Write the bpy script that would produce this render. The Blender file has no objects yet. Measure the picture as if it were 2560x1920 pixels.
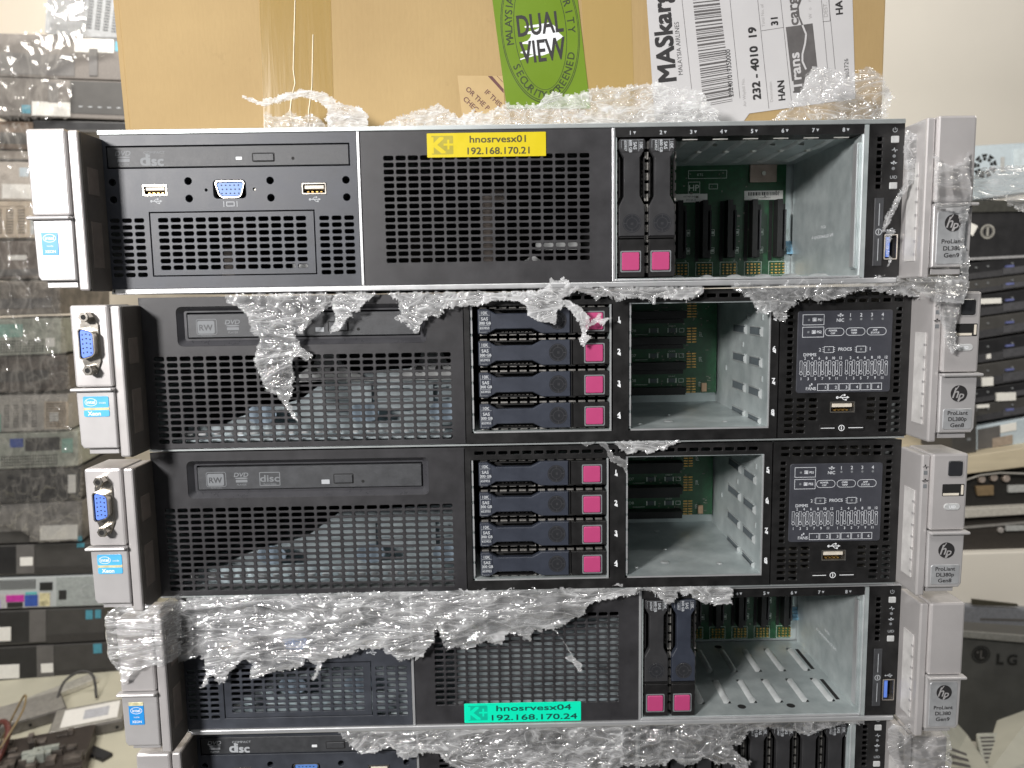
import bpy, math, random
from mathutils import Vector, Matrix, noise
random.seed(7)
C = bpy.context.scene
rad = math.radians

# ---------------------------------------------------------------- camera
cam_d = bpy.data.cameras.new('camera'); cam = bpy.data.objects.new('camera', cam_d); C.collection.objects.link(cam)
cam_d.sensor_fit = 'HORIZONTAL'; cam_d.sensor_width = 36.0; cam_d.lens = 27.0
cam_d.clip_start = 0.01; cam_d.clip_end = 60
PITCH, ROLL = 6.643454, -0.881822
_p, _r = rad(PITCH), rad(ROLL)
_f = Vector((0, math.cos(_p), -math.sin(_p))); _u = Vector((0, math.sin(_p), math.cos(_p))); _x = Vector((1, 0, 0))
rx = _x*math.cos(_r) + _u*math.sin(_r); ux = -_x*math.sin(_r) + _u*math.cos(_r)
cam.matrix_world = Matrix(((rx.x, ux.x, -_f.x, 0), (rx.y, ux.y, -_f.y, 0), (rx.z, ux.z, -_f.z, 0), (0, 0, 0, 1)))
cam_d.dof.use_dof = True; cam_d.dof.focus_distance = 0.44; cam_d.dof.aperture_fstop = 15
C.camera = cam
C.render.resolution_x, C.render.resolution_y = 1024, 768

# ---------------------------------------------------------------- world, lamps, exposure
w = bpy.data.worlds.new('World'); C.world = w; w.use_nodes = True
w.node_tree.nodes['Background'].inputs[0].default_value = (0.93, 0.96, 1.0, 1)
w.node_tree.nodes['Background'].inputs[1].default_value = 0.085

def lamp(name, loc, target, sx, sy, power, col):
    d = bpy.data.lights.new(name, 'AREA'); d.shape = 'RECTANGLE'; d.size = sx; d.size_y = sy; d.energy = power; d.color = col
    o = bpy.data.objects.new(name, d); C.collection.objects.link(o); o.location = loc
    o.rotation_euler = (Vector(target) - Vector(loc)).to_track_quat('-Z', 'Y').to_euler()
    return o
lamp('window_light', (-0.62, -0.46, 0.30), (0.05, 0.45, -0.12), 0.14, 0.14, 20.5, (1.0, 0.97, 0.95))
lamp('ceiling_tube', (-0.3, -0.5, 1.5), (0.0, 0.9, -0.2), 1.2, 0.12, 12, (1.0, 0.98, 0.95))
lamp('room_light_far', (-0.95, 0.8, 1.45), (-1.35, 2.8, 0.35), 1.0, 0.8, 58, (1.0, 0.95, 0.88))
lamp('right_wall_fill', (0.95, 0.4, 0.65), (1.15, 2.3, 0.0), 0.8, 0.5, 18, (1.0, 0.95, 0.86))  # unseen lamp, added to brighten the right wall and cabinet
C.view_settings.view_transform = 'Standard'; C.view_settings.look = 'None'
C.view_settings.exposure = 0; C.view_settings.gamma = 1
C.render.engine = 'CYCLES'
C.cycles.max_bounces = 8; C.cycles.transparent_max_bounces = 24

# ---------------------------------------------------------------- materials
def nt(name):
    m = bpy.data.materials.new(name); m.use_nodes = True
    return m, m.node_tree.nodes, m.node_tree.links, m.node_tree.nodes['Principled BSDF']
def N(nodes, t, **k):
    n = nodes.new(t)
    for a, b in k.items():
        if a in n.inputs: n.inputs[a].default_value = b
        else: setattr(n, a, b)
    return n
MATS = {}
def mat(name, col, rough=0.5, metal=0.0, vary=0.15, scale=120, bump=0.0, bscale=2500, col2=None, emit=None, spec=0.5, stretch=None, coat=0.0):
    if name in MATS: return MATS[name]
    m, n, l, b = nt(name)
    tc = n.new('ShaderNodeTexCoord'); src = tc.outputs['Object']
    if stretch:
        mp = n.new('ShaderNodeMapping'); mp.inputs['Scale'].default_value = stretch; l.new(src, mp.inputs[0]); src = mp.outputs[0]
    no = N(n, 'ShaderNodeTexNoise', Scale=scale, Detail=6.0, Roughness=0.6); l.new(src, no.inputs['Vector'])
    mx = n.new('ShaderNodeMix'); mx.data_type = 'RGBA'
    c2 = col2 if col2 else tuple(min(1, c*(1+vary)+vary*0.01) for c in col)
    c1 = col if col2 else tuple(c*(1-vary) for c in col)
    mx.inputs[6].default_value = (*c1, 1); mx.inputs[7].default_value = (*c2, 1)
    rp = n.new('ShaderNodeMapRange'); rp.inputs[1].default_value = 0.32; rp.inputs[2].default_value = 0.68
    l.new(no.outputs[0], rp.inputs[0]); l.new(rp.outputs[0], mx.inputs[0]); l.new(mx.outputs[2], b.inputs['Base Color'])
    b.inputs['Metallic'].default_value = metal
    b.inputs['Specular IOR Level'].default_value = spec
    b.inputs['Coat Weight'].default_value = coat
    rr_ = n.new('ShaderNodeMapRange'); rr_.inputs[3].default_value = max(0.02, rough-0.07); rr_.inputs[4].default_value = min(1, rough+0.09)
    l.new(no.outputs[0], rr_.inputs[0]); l.new(rr_.outputs[0], b.inputs['Roughness'])
    if bump:
        nb = N(n, 'ShaderNodeTexNoise', Scale=bscale, Detail=3.0); l.new(src, nb.inputs['Vector'])
        bp = N(n, 'ShaderNodeBump', Strength=bump, Distance=0.0002); l.new(nb.outputs[0], bp.inputs['Height']); l.new(bp.outputs[0], b.inputs['Normal'])
    if emit:
        b.inputs['Emission Color'].default_value = (*emit[:3], 1); b.inputs['Emission Strength'].default_value = emit[3]
    MATS[name] = m
    return m
BLK = mat('satin black painted steel', (0.024, 0.0235, 0.026), 0.46, 0, 0.28, 60, 0.25, 4000, spec=0.42)
BLKLIT = mat('blue grey satin painted steel', (0.034, 0.038, 0.048), 0.46, 0, 0.25, 60, 0.25, 4000, spec=0.45)  # left panels made lighter, light from the left put into their colour
BLK2 = mat('black moulded plastic', (0.009, 0.0088, 0.009), 0.42, 0, 0.4, 90, 0.2, 3500, spec=0.36)  # black plastic, deepened to stand in for weaker light at the right
DARK = mat('inside of the case, dark', (0.012, 0.012, 0.013), 0.7, 0, 0.3, 60)
HOLE = mat('black recess', (0.006, 0.006, 0.006), 0.8)
DRV = mat('drive bezel grey black plastic', (0.040, 0.042, 0.046), 0.5, 0, 0.18, 200, 0.5, 3000)
SIL = mat('silver painted plastic', (0.55, 0.53, 0.525), 0.34, 0.45, 0.07, 28, 0.12, 5000)
SIL2 = mat('silver grey painted plastic', (0.48, 0.47, 0.47), 0.38, 0.4, 0.07, 28, 0.12, 5000)
STRIP = mat('bare steel edge', (0.66, 0.67, 0.68), 0.32, 0.7, 0.05, 80)
ZINC = mat('zinc plated sheet steel', (0.38, 0.43, 0.435), 0.40, 0.5, 0.12, 70, 0.15, 900, col2=(0.54, 0.59, 0.59))
LIDM = mat('lid sheet steel', (0.42, 0.45, 0.45), 0.42, 0.6, 0.06, 50)
NAVY = mat('slate blue plastic lever', (0.023, 0.028, 0.042), 0.46, 0, 0.15, 150, 0.35, 4000)
CHAR = mat('charcoal plastic lever', (0.028, 0.028, 0.030), 0.38, 0, 0.15, 150, 0.3, 4000)
GLOSS = mat('smoky lens', (0.022, 0.023, 0.026), 0.2, 0, 0.1)
PINK = mat('raspberry plastic button', (0.40, 0.045, 0.15), 0.45, 0, 0.05, 80, 0.2, 3000)
WHT = mat('white print', (0.72, 0.74, 0.76), 0.6, 0, 0.05)
GPR = mat('grey print', (0.16, 0.17, 0.18), 0.6, 0, 0.08)
LPR = mat('pale grey print', (0.38, 0.40, 0.42), 0.6, 0, 0.08)
BPR = mat('black print', (0.018, 0.017, 0.018), 0.6, 0, 0.2)
DPR = mat('dark grey print', (0.09, 0.085, 0.085), 0.6, 0, 0.15)
YEL = mat('yellow label tape', (0.56, 0.45, 0.006), 0.35, 0, 0.03)
YEL2 = mat('faded yellow print', (0.33, 0.28, 0.02), 0.4, 0, 0.1)
TEAL = mat('turquoise label tape', (0.0, 0.72, 0.44), 0.35, 0, 0.03)
TEAL2 = mat('faded turquoise print', (0.0, 0.42, 0.28), 0.4, 0, 0.1)
BLUE = mat('blue plastic insert', (0.11, 0.22, 0.70), 0.45, 0, 0.06)
BLUE2 = mat('pale blue plastic insert', (0.09, 0.20, 0.50), 0.45, 0, 0.06)
IBL = mat('blue sticker', (0.02, 0.24, 0.62), 0.35, 0, 0.1, 60)
IBL2 = mat('light blue sticker', (0.08, 0.40, 0.70), 0.35, 0, 0.1, 60)
CHROME = mat('nickel shell', (0.62, 0.58, 0.52), 0.22, 0.95, 0.1)
BEIGE = mat('ivory plastic tongue', (0.66, 0.61, 0.52), 0.5)
GOLD = mat('gold contacts', (0.55, 0.34, 0.10), 0.3, 0.8, 0.4, 600)
PCB = mat('green circuit board', (0.006, 0.044, 0.015), 0.35, 0, 0.4, 300, col2=(0.010, 0.085, 0.030))
PCBS = mat('white silkscreen', (0.55, 0.62, 0.56), 0.6)
BRN = mat('dusty brown part', (0.07, 0.055, 0.045), 0.6)
GPL = mat('pale grey plastic', (0.42, 0.43, 0.43), 0.5)
CARD = None
TIN = mat('light grey painted steel', (0.46, 0.49, 0.50), 0.5, 0.1, 0.06)
TINB = mat('pale blue grey steel', (0.50, 0.58, 0.64), 0.5, 0.1, 0.06)
PCB2 = mat('dark board', (0.02, 0.03, 0.025), 0.5)
TAN = mat('beige painted steel', (0.50, 0.42, 0.33), 0.5, 0.1, 0.06)
CASEB = mat('dark grey desktop case', (0.050, 0.048, 0.046), 0.55, 0, 0.15, 30)
CASEG = mat('grey desktop case', (0.115, 0.110, 0.108), 0.5, 0, 0.12, 30)
CASEK = mat('black desktop case', (0.018, 0.018, 0.020), 0.35, 0, 0.2, 30)
MESHG = mat('mesh bezel grey', (0.20, 0.18, 0.165), 0.55, 0, 0.45, 500, col2=(0.07, 0.062, 0.056))
PAPER = mat('paper sticker', (0.78, 0.77, 0.74), 0.6, 0, 0.04)
WAYB = mat('waybill paper', (0.47, 0.465, 0.47), 0.5, 0, 0.03, 30)
GREEN = mat('lime green sticker', (0.125, 0.21, 0.012), 0.35, 0, 0.04, 30)
BROWNP = mat('maroon print', (0.10, 0.035, 0.035), 0.6)
CREAM = mat('cream painted wall', (0.84, 0.76, 0.64), 0.8, 0, 0.03, 4)
CREAM2 = mat('ivory painted panel', (0.80, 0.76, 0.69), 0.6, 0, 0.02, 4)
TABLE = mat('pale table top', (0.52, 0.50, 0.40), 0.55, 0, 0.06, 8)
KEY = mat('aged ivory plastic', (0.48, 0.48, 0.42), 0.5, 0, 0.06, 20)
MAGENTA = mat('magenta port', (0.50, 0.03, 0.32), 0.5)
CYANP = mat('blue square sticker', (0.07, 0.27, 0.36), 0.4, 0, 0.15, 80)
REDC = mat('red wire', (0.12, 0.035, 0.028), 0.4)
YELC = mat('yellow wire', (0.22, 0.16, 0.08), 0.5)
GRNB = mat('pale green part', (0.25, 0.42, 0.36), 0.5)
WOOD = mat('pale laminate board', (0.56, 0.49, 0.36), 0.6, 0, 0.08, 12, stretch=(1, 6, 6))

def cardboard():
    m, n, l, b = nt('brown corrugated cardboard')
    tc = n.new('ShaderNodeTexCoord')
    big = N(n, 'ShaderNodeTexNoise', Scale=9.0, Detail=5.0); l.new(tc.outputs['Object'], big.inputs['Vector'])
    mp = n.new('ShaderNodeMapping'); mp.inputs['Scale'].default_value = (900, 900, 140); l.new(tc.outputs['Object'], mp.inputs[0])
    fib = N(n, 'ShaderNodeTexNoise', Scale=1.0, Detail=6.0, Roughness=0.7); l.new(mp.outputs[0], fib.inputs['Vector'])
    cr = n.new('ShaderNodeValToRGB'); cr.color_ramp.elements[0].position = 0.3; cr.color_ramp.elements[1].position = 0.72
    cr.color_ramp.elements[0].color = (0.31, 0.212, 0.09, 1); cr.color_ramp.elements[1].color = (0.38, 0.268, 0.12, 1)
    l.new(big.outputs[0], cr.inputs[0])
    mx = n.new('ShaderNodeMix'); mx.data_type = 'RGBA'; mx.blend_type = 'MULTIPLY'; mx.inputs[0].default_value = 0.18
    cr2 = n.new('ShaderNodeValToRGB'); cr2.color_ramp.elements[0].color = (0.72, 0.70, 0.66, 1); cr2.color_ramp.elements[1].color = (1, 1, 1, 1)
    cr2.color_ramp.elements[0].position = 0.35; cr2.color_ramp.elements[1].position = 0.6
    l.new(fib.outputs[0], cr2.inputs[0]); l.new(cr.outputs[0], mx.inputs[6]); l.new(cr2.outputs[0], mx.inputs[7])
    # scuffs
    sc = N(n, 'ShaderNodeTexNoise', Scale=28.0, Detail=8.0, Roughness=0.75); l.new(tc.outputs['Object'], sc.inputs['Vector'])
    cr3 = n.new('ShaderNodeValToRGB'); cr3.color_ramp.elements[0].color = (0.62, 0.60, 0.56, 1); cr3.color_ramp.elements[1].color = (1, 1, 1, 1)
    cr3.color_ramp.elements[0].position = 0.27; cr3.color_ramp.elements[1].position = 0.40
    mx2 = n.new('ShaderNodeMix'); mx2.data_type = 'RGBA'; mx2.blend_type = 'MULTIPLY'; mx2.inputs[0].default_value = 0.6
    l.new(sc.outputs[0], cr3.inputs[0]); l.new(mx.outputs[2], mx2.inputs[6]); l.new(cr3.outputs[0], mx2.inputs[7])
    l.new(mx2.outputs[2], b.inputs['Base Color']); b.inputs['Roughness'].default_value = 0.75
    mp2 = n.new('ShaderNodeMapping'); mp2.inputs['Scale'].default_value = (1, 1, 1); l.new(tc.outputs['Object'], mp2.inputs[0])
    wv = N(n, 'ShaderNodeTexWave', Scale=95.0, Distortion=1.0); l.new(mp2.outputs[0], wv.inputs['Vector'])
    bp = N(n, 'ShaderNodeBump', Strength=0.04, Distance=0.0005); l.new(wv.outputs['Fac'], bp.inputs['Height'])
    bp2 = N(n, 'ShaderNodeBump', Strength=0.5, Distance=0.004); l.new(big.outputs[0], bp2.inputs['Height']); l.new(bp.outputs[0], bp2.inputs['Normal'])
    l.new(bp2.outputs[0], b.inputs['Normal'])
    return m
CARD = cardboard()

def film_mat(name, base, body, creases=260.0, tint=(0.84, 0.85, 0.86), stretch=(1, 1, 1), rough=0.10, bstr=1.0, lines=0.55, dist=1.0):
    m, n, l, b = nt(name); n.remove(b)
    out = n['Material Output']
    def M_(op, a, b_=None, c=None, clamp=False):
        k = n.new('ShaderNodeMath'); k.operation = op; k.use_clamp = clamp
        for i_, v in enumerate((a, b_, c)):
            if v is None: continue
            if isinstance(v, (int, float)): k.inputs[i_].default_value = v
            else: l.new(v, k.inputs[i_])
        return k.outputs[0]
    tc = n.new('ShaderNodeTexCoord'); mp = n.new('ShaderNodeMapping'); mp.inputs['Scale'].default_value = stretch
    l.new(tc.outputs['Object'], mp.inputs[0])
    def ridge(scale, dist_, rot=0.0, asp=1.0, detail=2.0):
        dist_ *= dist; q = n.new('ShaderNodeMapping'); q.inputs['Rotation'].default_value = (0, rot, 0); q.inputs['Scale'].default_value = (1, 1, asp); l.new(mp.outputs[0], q.inputs[0])
        t = N(n, 'ShaderNodeTexNoise', Scale=scale, Detail=detail, Roughness=0.5, Distortion=dist_); l.new(q.outputs[0], t.inputs['Vector'])
        return M_('SUBTRACT', 1.0, M_('ABSOLUTE', M_('MULTIPLY_ADD', t.outputs[0], 2.0, -1.0)))
    ra = ridge(creases*0.15, 1.4, 0.5, 2.8, 1.2); rb = ridge(creases*0.21, 1.0, -0.6, 3.4, 1.0); rc = ridge(creases*0.5, 0.8, 0.15, 2.2, 1.0)
    la = M_('POWER', ra, 40.0); lb = M_('POWER', rb, 46.0); lc = M_('MULTIPLY', M_('POWER', rc, 30.0), 0.5)
    ln = M_('MAXIMUM', M_('MAXIMUM', la, lb), lc)
    hgt = M_('MULTIPLY_ADD', M_('POWER', rc, 5.0), 0.22, M_('ADD', M_('POWER', ra, 7.0), M_('POWER', rb, 7.0)))
    b1 = N(n, 'ShaderNodeBump', Strength=bstr, Distance=0.0022); l.new(hgt, b1.inputs['Height'])
    at = N(n, 'ShaderNodeAttribute', attribute_name='bunch')
    lf = N(n, 'ShaderNodeTexNoise', Scale=55.0, Detail=4.0); l.new(tc.outputs['Object'], lf.inputs['Vector'])
    s1 = n.new('ShaderNodeMapRange'); s1.inputs[1].default_value = 0.35; s1.inputs[2].default_value = 0.65; s1.inputs[3].default_value = base*0.5; s1.inputs[4].default_value = base*1.5
    l.new(lf.outputs[0], s1.inputs[0])
    op = M_('MULTIPLY_ADD', at.outputs['Fac'], body, s1.outputs[0])
    op = M_('MULTIPLY_ADD', ln, lines, op, True)
    tr = N(n, 'ShaderNodeBsdfTransparent'); tr.inputs[0].default_value = (0.98, 0.98, 0.98, 1)
    df = N(n, 'ShaderNodeBsdfDiffuse'); df.inputs[0].default_value = (*tint, 1)
    ge = n.new('ShaderNodeNewGeometry'); fl = N(n, 'ShaderNodeVectorMath', operation='MULTIPLY_ADD'); l.new(ge.outputs['Normal'], fl.inputs[0]); fl.inputs[1].default_value = (0.45, 0.45, 0.45); fl.inputs[2].default_value = (-0.05, -0.6, 0.05)
    nn = N(n, 'ShaderNodeVectorMath', operation='NORMALIZE'); l.new(fl.outputs[0], nn.inputs[0]); l.new(nn.outputs[0], df.inputs['Normal'])
    tl = N(n, 'ShaderNodeBsdfTranslucent'); tl.inputs[0].default_value = (*tint, 1)
    dm = n.new('ShaderNodeMixShader'); dm.inputs[0].default_value = 0.35; l.new(df.outputs[0], dm.inputs[1]); l.new(tl.outputs[0], dm.inputs[2])
    m1 = n.new('ShaderNodeMixShader'); l.new(op, m1.inputs[0]); l.new(tr.outputs[0], m1.inputs[1]); l.new(dm.outputs[0], m1.inputs[2])
    gl = N(n, 'ShaderNodeBsdfGlossy'); gl.inputs['Roughness'].default_value = rough; gl.inputs[0].default_value = (1, 1, 1, 1); l.new(b1.outputs[0], gl.inputs['Normal'])
    fr = N(n, 'ShaderNodeFresnel', IOR=1.45)
    fa = M_('MULTIPLY_ADD', fr.outputs[0], 0.8, 0.07, True)
    m2 = n.new('ShaderNodeMixShader'); l.new(fa, m2.inputs[0]); l.new(m1.outputs[0], m2.inputs[1]); l.new(gl.outputs[0], m2.inputs[2])
    l.new(m2.outputs[0], out.inputs['Surface'])
    return m
FILM = film_mat('crumpled stretch film', 0.17, 0.26, 180.0, rough=0.08, lines=0.4, bstr=0.65)
FILMC = film_mat('clear stretch film', 0.10, 0.20, 150.0, rough=0.07, lines=0.3, bstr=0.65)
FILMW = film_mat('milky torn film', 0.24, 0.28, rough=0.08)
FILMB = film_mat('stretch film over boxes', 0.05, 0.08, 60.0, tint=(0.84, 0.80, 0.74), stretch=(2.2, 1, 0.4), rough=0.12, bstr=0.6, lines=0.16, dist=0.15)
FILMT = film_mat('drawn stretch film', 0.07, 0.20, 150.0, stretch=(0.55, 1, 1.6), rough=0.10, lines=0.4)

def tape_mat():
    m, n, l, b = nt('glossy brown packing tape')
    tc = n.new('ShaderNodeTexCoord'); mp = n.new('ShaderNodeMapping'); mp.inputs['Scale'].default_value = (1, 1, 0.08); l.new(tc.outputs['Object'], mp.inputs[0])
    no = N(n, 'ShaderNodeTexNoise', Scale=130.0, Detail=3.0, Distortion=0.4); l.new(mp.outputs[0], no.inputs['Vector'])
    bp = N(n, 'ShaderNodeBump', Strength=0.12, Distance=0.002); l.new(no.outputs[0], bp.inputs['Height']); l.new(bp.outputs[0], b.inputs['Normal'])
    b.inputs['Base Color'].default_value = (0.43, 0.295, 0.095, 1); b.inputs['Roughness'].default_value = 0.22
    b.inputs['Alpha'].default_value = 0.38
    return m
TAPE = tape_mat()
def tape2():
    m, n, l, b = nt('clear packing tape'); b.inputs['Base Color'].default_value = (0.50, 0.36, 0.14, 1); b.inputs['Roughness'].default_value = 0.25; b.inputs['Alpha'].default_value = 0.55
    tc = n.new('ShaderNodeTexCoord'); mp = n.new('ShaderNodeMapping'); mp.inputs['Scale'].default_value = (1, 1, 0.05); l.new(tc.outputs['Object'], mp.inputs[0])
    no = N(n, 'ShaderNodeTexNoise', Scale=200.0, Detail=3.0); l.new(mp.outputs[0], no.inputs['Vector'])
    bp = N(n, 'ShaderNodeBump', Strength=0.15, Distance=0.002); l.new(no.outputs[0], bp.inputs['Height']); l.new(bp.outputs[0], b.inputs['Normal'])
    return m
TAPE2 = tape2()

# ---------------------------------------------------------------- frames (origin x, y, z in m and yaw) of the five servers, the two
# stacks behind and the carton; everything of a frame is built in its own millimetres
FR = [[-0.22087, 0.42753, 0.00346, 0.00451], [-0.20815, 0.43149, -0.08629, 0.01603], [-0.20953, 0.43545, -0.17512, 0.0107], [-0.20251, 0.44238, -0.26402, 0.0107], [-0.2025, 0.453, -0.3525, 0.0107], [-1.3098, 1.85, -0.95098, 0.14661], [1.07924, 1.8, -0.63138, 0.0], [-0.23224, 0.488, 0.11012, 0.01047]]
def fmat(k):
    x, y, z, a = FR[k]
    return Matrix.Translation((x, y, z)) @ Matrix.Rotation(a, 4, 'Z')

# ---------------------------------------------------------------- mesh builder, millimetres: x right, y away, z up
_fonts = {}
def glyphs(s):
    if s in _fonts: return _fonts[s]
    cu = bpy.data.curves.new('t', 'FONT'); cu.body = s; cu.resolution_u = 3
    o = bpy.data.objects.new('t', cu); C.collection.objects.link(o)
    me = bpy.data.meshes.new_from_object(o.evaluated_get(bpy.context.evaluated_depsgraph_get()))
    vs = [(v.co.x, v.co.y) for v in me.vertices]; fs = [tuple(p.vertices) for p in me.polygons]
    bpy.data.objects.remove(o); bpy.data.curves.remove(cu); bpy.data.meshes.remove(me)
    _fonts[s] = (vs, fs); return _fonts[s]
_capH = max(v[1] for v in glyphs('H')[0])

def rr(x0, z0, x1, z1, r=0.0, n=4):
    r = min(r, (x1-x0)/2-1e-4, (z1-z0)/2-1e-4)
    if r <= 0: return [(x0, z0), (x1, z0), (x1, z1), (x0, z1)]
    P = []
    for cx, cz, a0 in ((x1-r, z0+r, -90), (x1-r, z1-r, 0), (x0+r, z1-r, 90), (x0+r, z0+r, 180)):
        for i in range(n+1):
            a = rad(a0 + 90*i/n); P.append((cx+r*math.cos(a), cz+r*math.sin(a)))
    return P
def circ(cx, cz, r, n=20, rz=None):
    return [(cx+r*math.cos(2*math.pi*i/n), cz+(rz or r)*math.sin(2*math.pi*i/n)) for i in range(n)]

class MB:
    def __init__(s): s.v = []; s.f = []; s.sm = False
    def add(s, vs, fs):
        k = len(s.v); s.v += vs; s.f += [tuple(i+k for i in f) for f in fs]; return s
    def box(s, x0, x1, y0, y1, z0, z1):
        return s.add([(x, y, z) for x in (x0, x1) for y in (y0, y1) for z in (z0, z1)],
                     [(0, 1, 3, 2), (4, 6, 7, 5), (0, 4, 5, 1), (2, 3, 7, 6), (0, 2, 6, 4), (1, 5, 7, 3)])
    def prism(s, P, y0, y1, ch=0.0):
        n = len(P); vs = []; fs = []
        if ch:
            cx = sum(p[0] for p in P)/n; cz = sum(p[1] for p in P)/n
            I = inset(P, ch)
            vs = [(x, y0, z) for x, z in I] + [(x, y0+ch, z) for x, z in P] + [(x, y1, z) for x, z in P]
            fs = [tuple(range(n)), tuple(range(3*n-1, 2*n-1, -1))]
            for q in (0, n):
                for i in range(n):
                    j = (i+1) % n; fs.append((q+i, q+n+i, q+n+j, q+j))
        else:
            vs = [(x, y0, z) for x, z in P] + [(x, y1, z) for x, z in P]
            fs = [tuple(range(n)), tuple(range(2*n-1, n-1, -1))]
            for i in range(n):
                j = (i+1) % n; fs.append((i, n+i, n+j, j))
        return s.add(vs, fs)
    def flat(s, P, y):
        return s.add([(x, y, z) for x, z in P], [tuple(range(len(P)))])
    def ring(s, P, Q, y):
        n = len(P)
        return s.add([(x, y, z) for x, z in P]+[(x, y, z) for x, z in Q], [(i, (i+1) % n, n+(i+1) % n, n+i) for i in range(n)])
    def frame(s, x0, z0, x1, z1, t, r, y):
        return s.ring(rr(x0, z0, x1, z1, r), rr(x0+t, z0+t, x1-t, z1-t, max(r-t, 0.02) if r else 0), y)
    def cring(s, cx, cz, r, t, y, n=24, rz=None):
        return s.ring(circ(cx, cz, r, n, rz), circ(cx, cz, r-t, n, (rz-t) if rz else None), y)
    def line(s, x0, z0, x1, z1, t, y):
        d = Vector((x1-x0, z1-z0)); d.normalize(); px, pz = -d.y*t/2, d.x*t/2
        return s.flat([(x0-px, z0-pz), (x1-px, z1-pz), (x1+px, z1+pz), (x0+px, z0+pz)], y)
    def text(s, t, x, z, h, y, rot=0, al='c', sx=1.0, shear=0.0, bold=0.0, fit=None):
        vs, fs = glyphs(t)
        if not vs: return s
        k = h/_capH; w0 = min(v[0] for v in vs); w1 = max(v[0] for v in vs)
        if fit: sx = fit/((w1-w0)*k)
        ox = {'c': -(w0+w1)/2, 'l': -w0, 'r': -w1}[al]; a = rad(rot); ca, sa = math.cos(a), math.sin(a)
        offs = [(0, 0)] if not bold else [(-bold, -bold), (bold, bold), (-bold, bold), (bold, -bold)]
        for q, (bx, bz) in enumerate(offs):
            out = []
            for vx, vy in vs:
                ly = vy*k - h/2; lx = (vx+ox)*k*sx + shear*ly
                lx += bx; ly += bz
                out.append((x+lx*ca-ly*sa, y-0.004*q, z+lx*sa+ly*ca))
            s.add(out, fs)
        return s
    def wall(s, P, y0, y1, close=False):
        n = len(P); s.add([(x, y0, z) for x, z in P]+[(x, y1, z) for x, z in P], [(i, n+i, n+(i+1) % n, (i+1) % n) for i in range(n)])
        if close: s.flat(P, y1)
        return s
    def tube(s, pts, r, n=8):
        vs = []; fs = []
        pts = [Vector(p) for p in pts]
        for i, p in enumerate(pts):
            d = (pts[min(i+1, len(pts)-1)]-pts[max(i-1, 0)]).normalized()
            a = d.orthogonal().normalized() if i == 0 else (a - d*a.dot(d)).normalized()
            b = d.cross(a)
            for j in range(n):
                t = 2*math.pi*j/n; q = p + a*(r*math.cos(t)) + b*(r*math.sin(t)); vs.append(tuple(q))
        for i in range(len(pts)-1):
            for j in range(n):
                fs.append((i*n+j, i*n+(j+1) % n, (i+1)*n+(j+1) % n, (i+1)*n+j))
        fs.append(tuple(range(n-1, -1, -1))); fs.append(tuple((len(pts)-1)*n+j for j in range(n)))
        return s.add(vs, fs)
    def panel(s, x0, x1, z0, z1, y, t, holes, ch=0.18):
        """sheet with its front at y, thickness t, punched by holes (x0, z0, x1, z1, r[, depth])"""
        m = 0.18; cells = []
        for h in holes:
            cells.append((max(h[0]-m, x0), max(h[1]-m, z0), min(h[2]+m, x1), min(h[3]+m, z1)))
        q = lambda v: round(v, 2)
        xs = sorted({q(x0), q(x1)} | {q(c[0]) for c in cells} | {q(c[2]) for c in cells})
        zs = sorted({q(z0), q(z1)} | {q(c[1]) for c in cells} | {q(c[3]) for c in cells})
        import bisect
        occ = [[False]*(len(zs)-1) for _ in range(len(xs)-1)]
        for c in cells:
            i0, i1 = bisect.bisect_left(xs, q(c[0])), bisect.bisect_left(xs, q(c[2]))
            j0, j1 = bisect.bisect_left(zs, q(c[1])), bisect.bisect_left(zs, q(c[3]))
            for i in range(i0, i1):
                for j in range(j0, j1): occ[i][j] = True
        for i in range(len(xs)-1):       # merge runs in z
            j = 0
            while j < len(zs)-1:
                if occ[i][j]: j += 1; continue
                k = j
                while k < len(zs)-1 and not occ[i][k]: k += 1
                s.add([(xs[i], y, zs[j]), (xs[i+1], y, zs[j]), (xs[i+1], y, zs[k]), (xs[i], y, zs[k])], [(0, 1, 2, 3)]); j = k
        for h, c in zip(holes, cells):
            n = 4; r = h[4]; d = h[5] if len(h) > 5 else t
            P = rr(h[0], h[1], h[2], h[3], max(r, 0.02), n)
            I = rr(h[0]+ch, h[1]+ch, h[2]-ch, h[3]-ch, max(r-ch*0.6, 0.02), n)
            O = []
            cx0, cz0, cx1, cz1 = (q(v) for v in c)
            cor = [(cx1, cz0), (cx1, cz1), (cx0, cz1), (cx0, cz0)]
            for i, p in enumerate(P):
                g = i//(n+1); O.append(cor[g])
            k = len(s.v); N_ = len(P)
            s.v += [(x, y, z) for x, z in cor] + [(x, y, z) for x, z in P] + [(x, y+ch, z) for x, z in I] + [(x, y+d, z) for x, z in I]
            for i in range(N_):
                j = (i+1) % N_; gi, gj = i//(n+1), j//(n+1)
                if gi == gj: s.f.append((k+gi, k+4+j, k+4+i))
                else: s.f.append((k+gi, k+gj, k+4+j, k+4+i))
                s.f.append((k+4+i, k+4+j, k+4+N_+j, k+4+N_+i))
                s.f.append((k+4+N_+i, k+4+N_+j, k+4+2*N_+j, k+4+2*N_+i))
            if len(h) > 6 and h[6]: s.f.append(tuple(k+4+2*N_+i for i in range(N_)))
        # rim
        s.add([(x0, y, z0), (x1, y, z0), (x1, y, z1), (x0, y, z1), (x0, y+t, z0), (x1, y+t, z0), (x1, y+t, z1), (x0, y+t, z1)],
              [(0, 4, 5, 1), (1, 5, 6, 2), (2, 6, 7, 3), (3, 7, 4, 0)])
        return s
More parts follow.
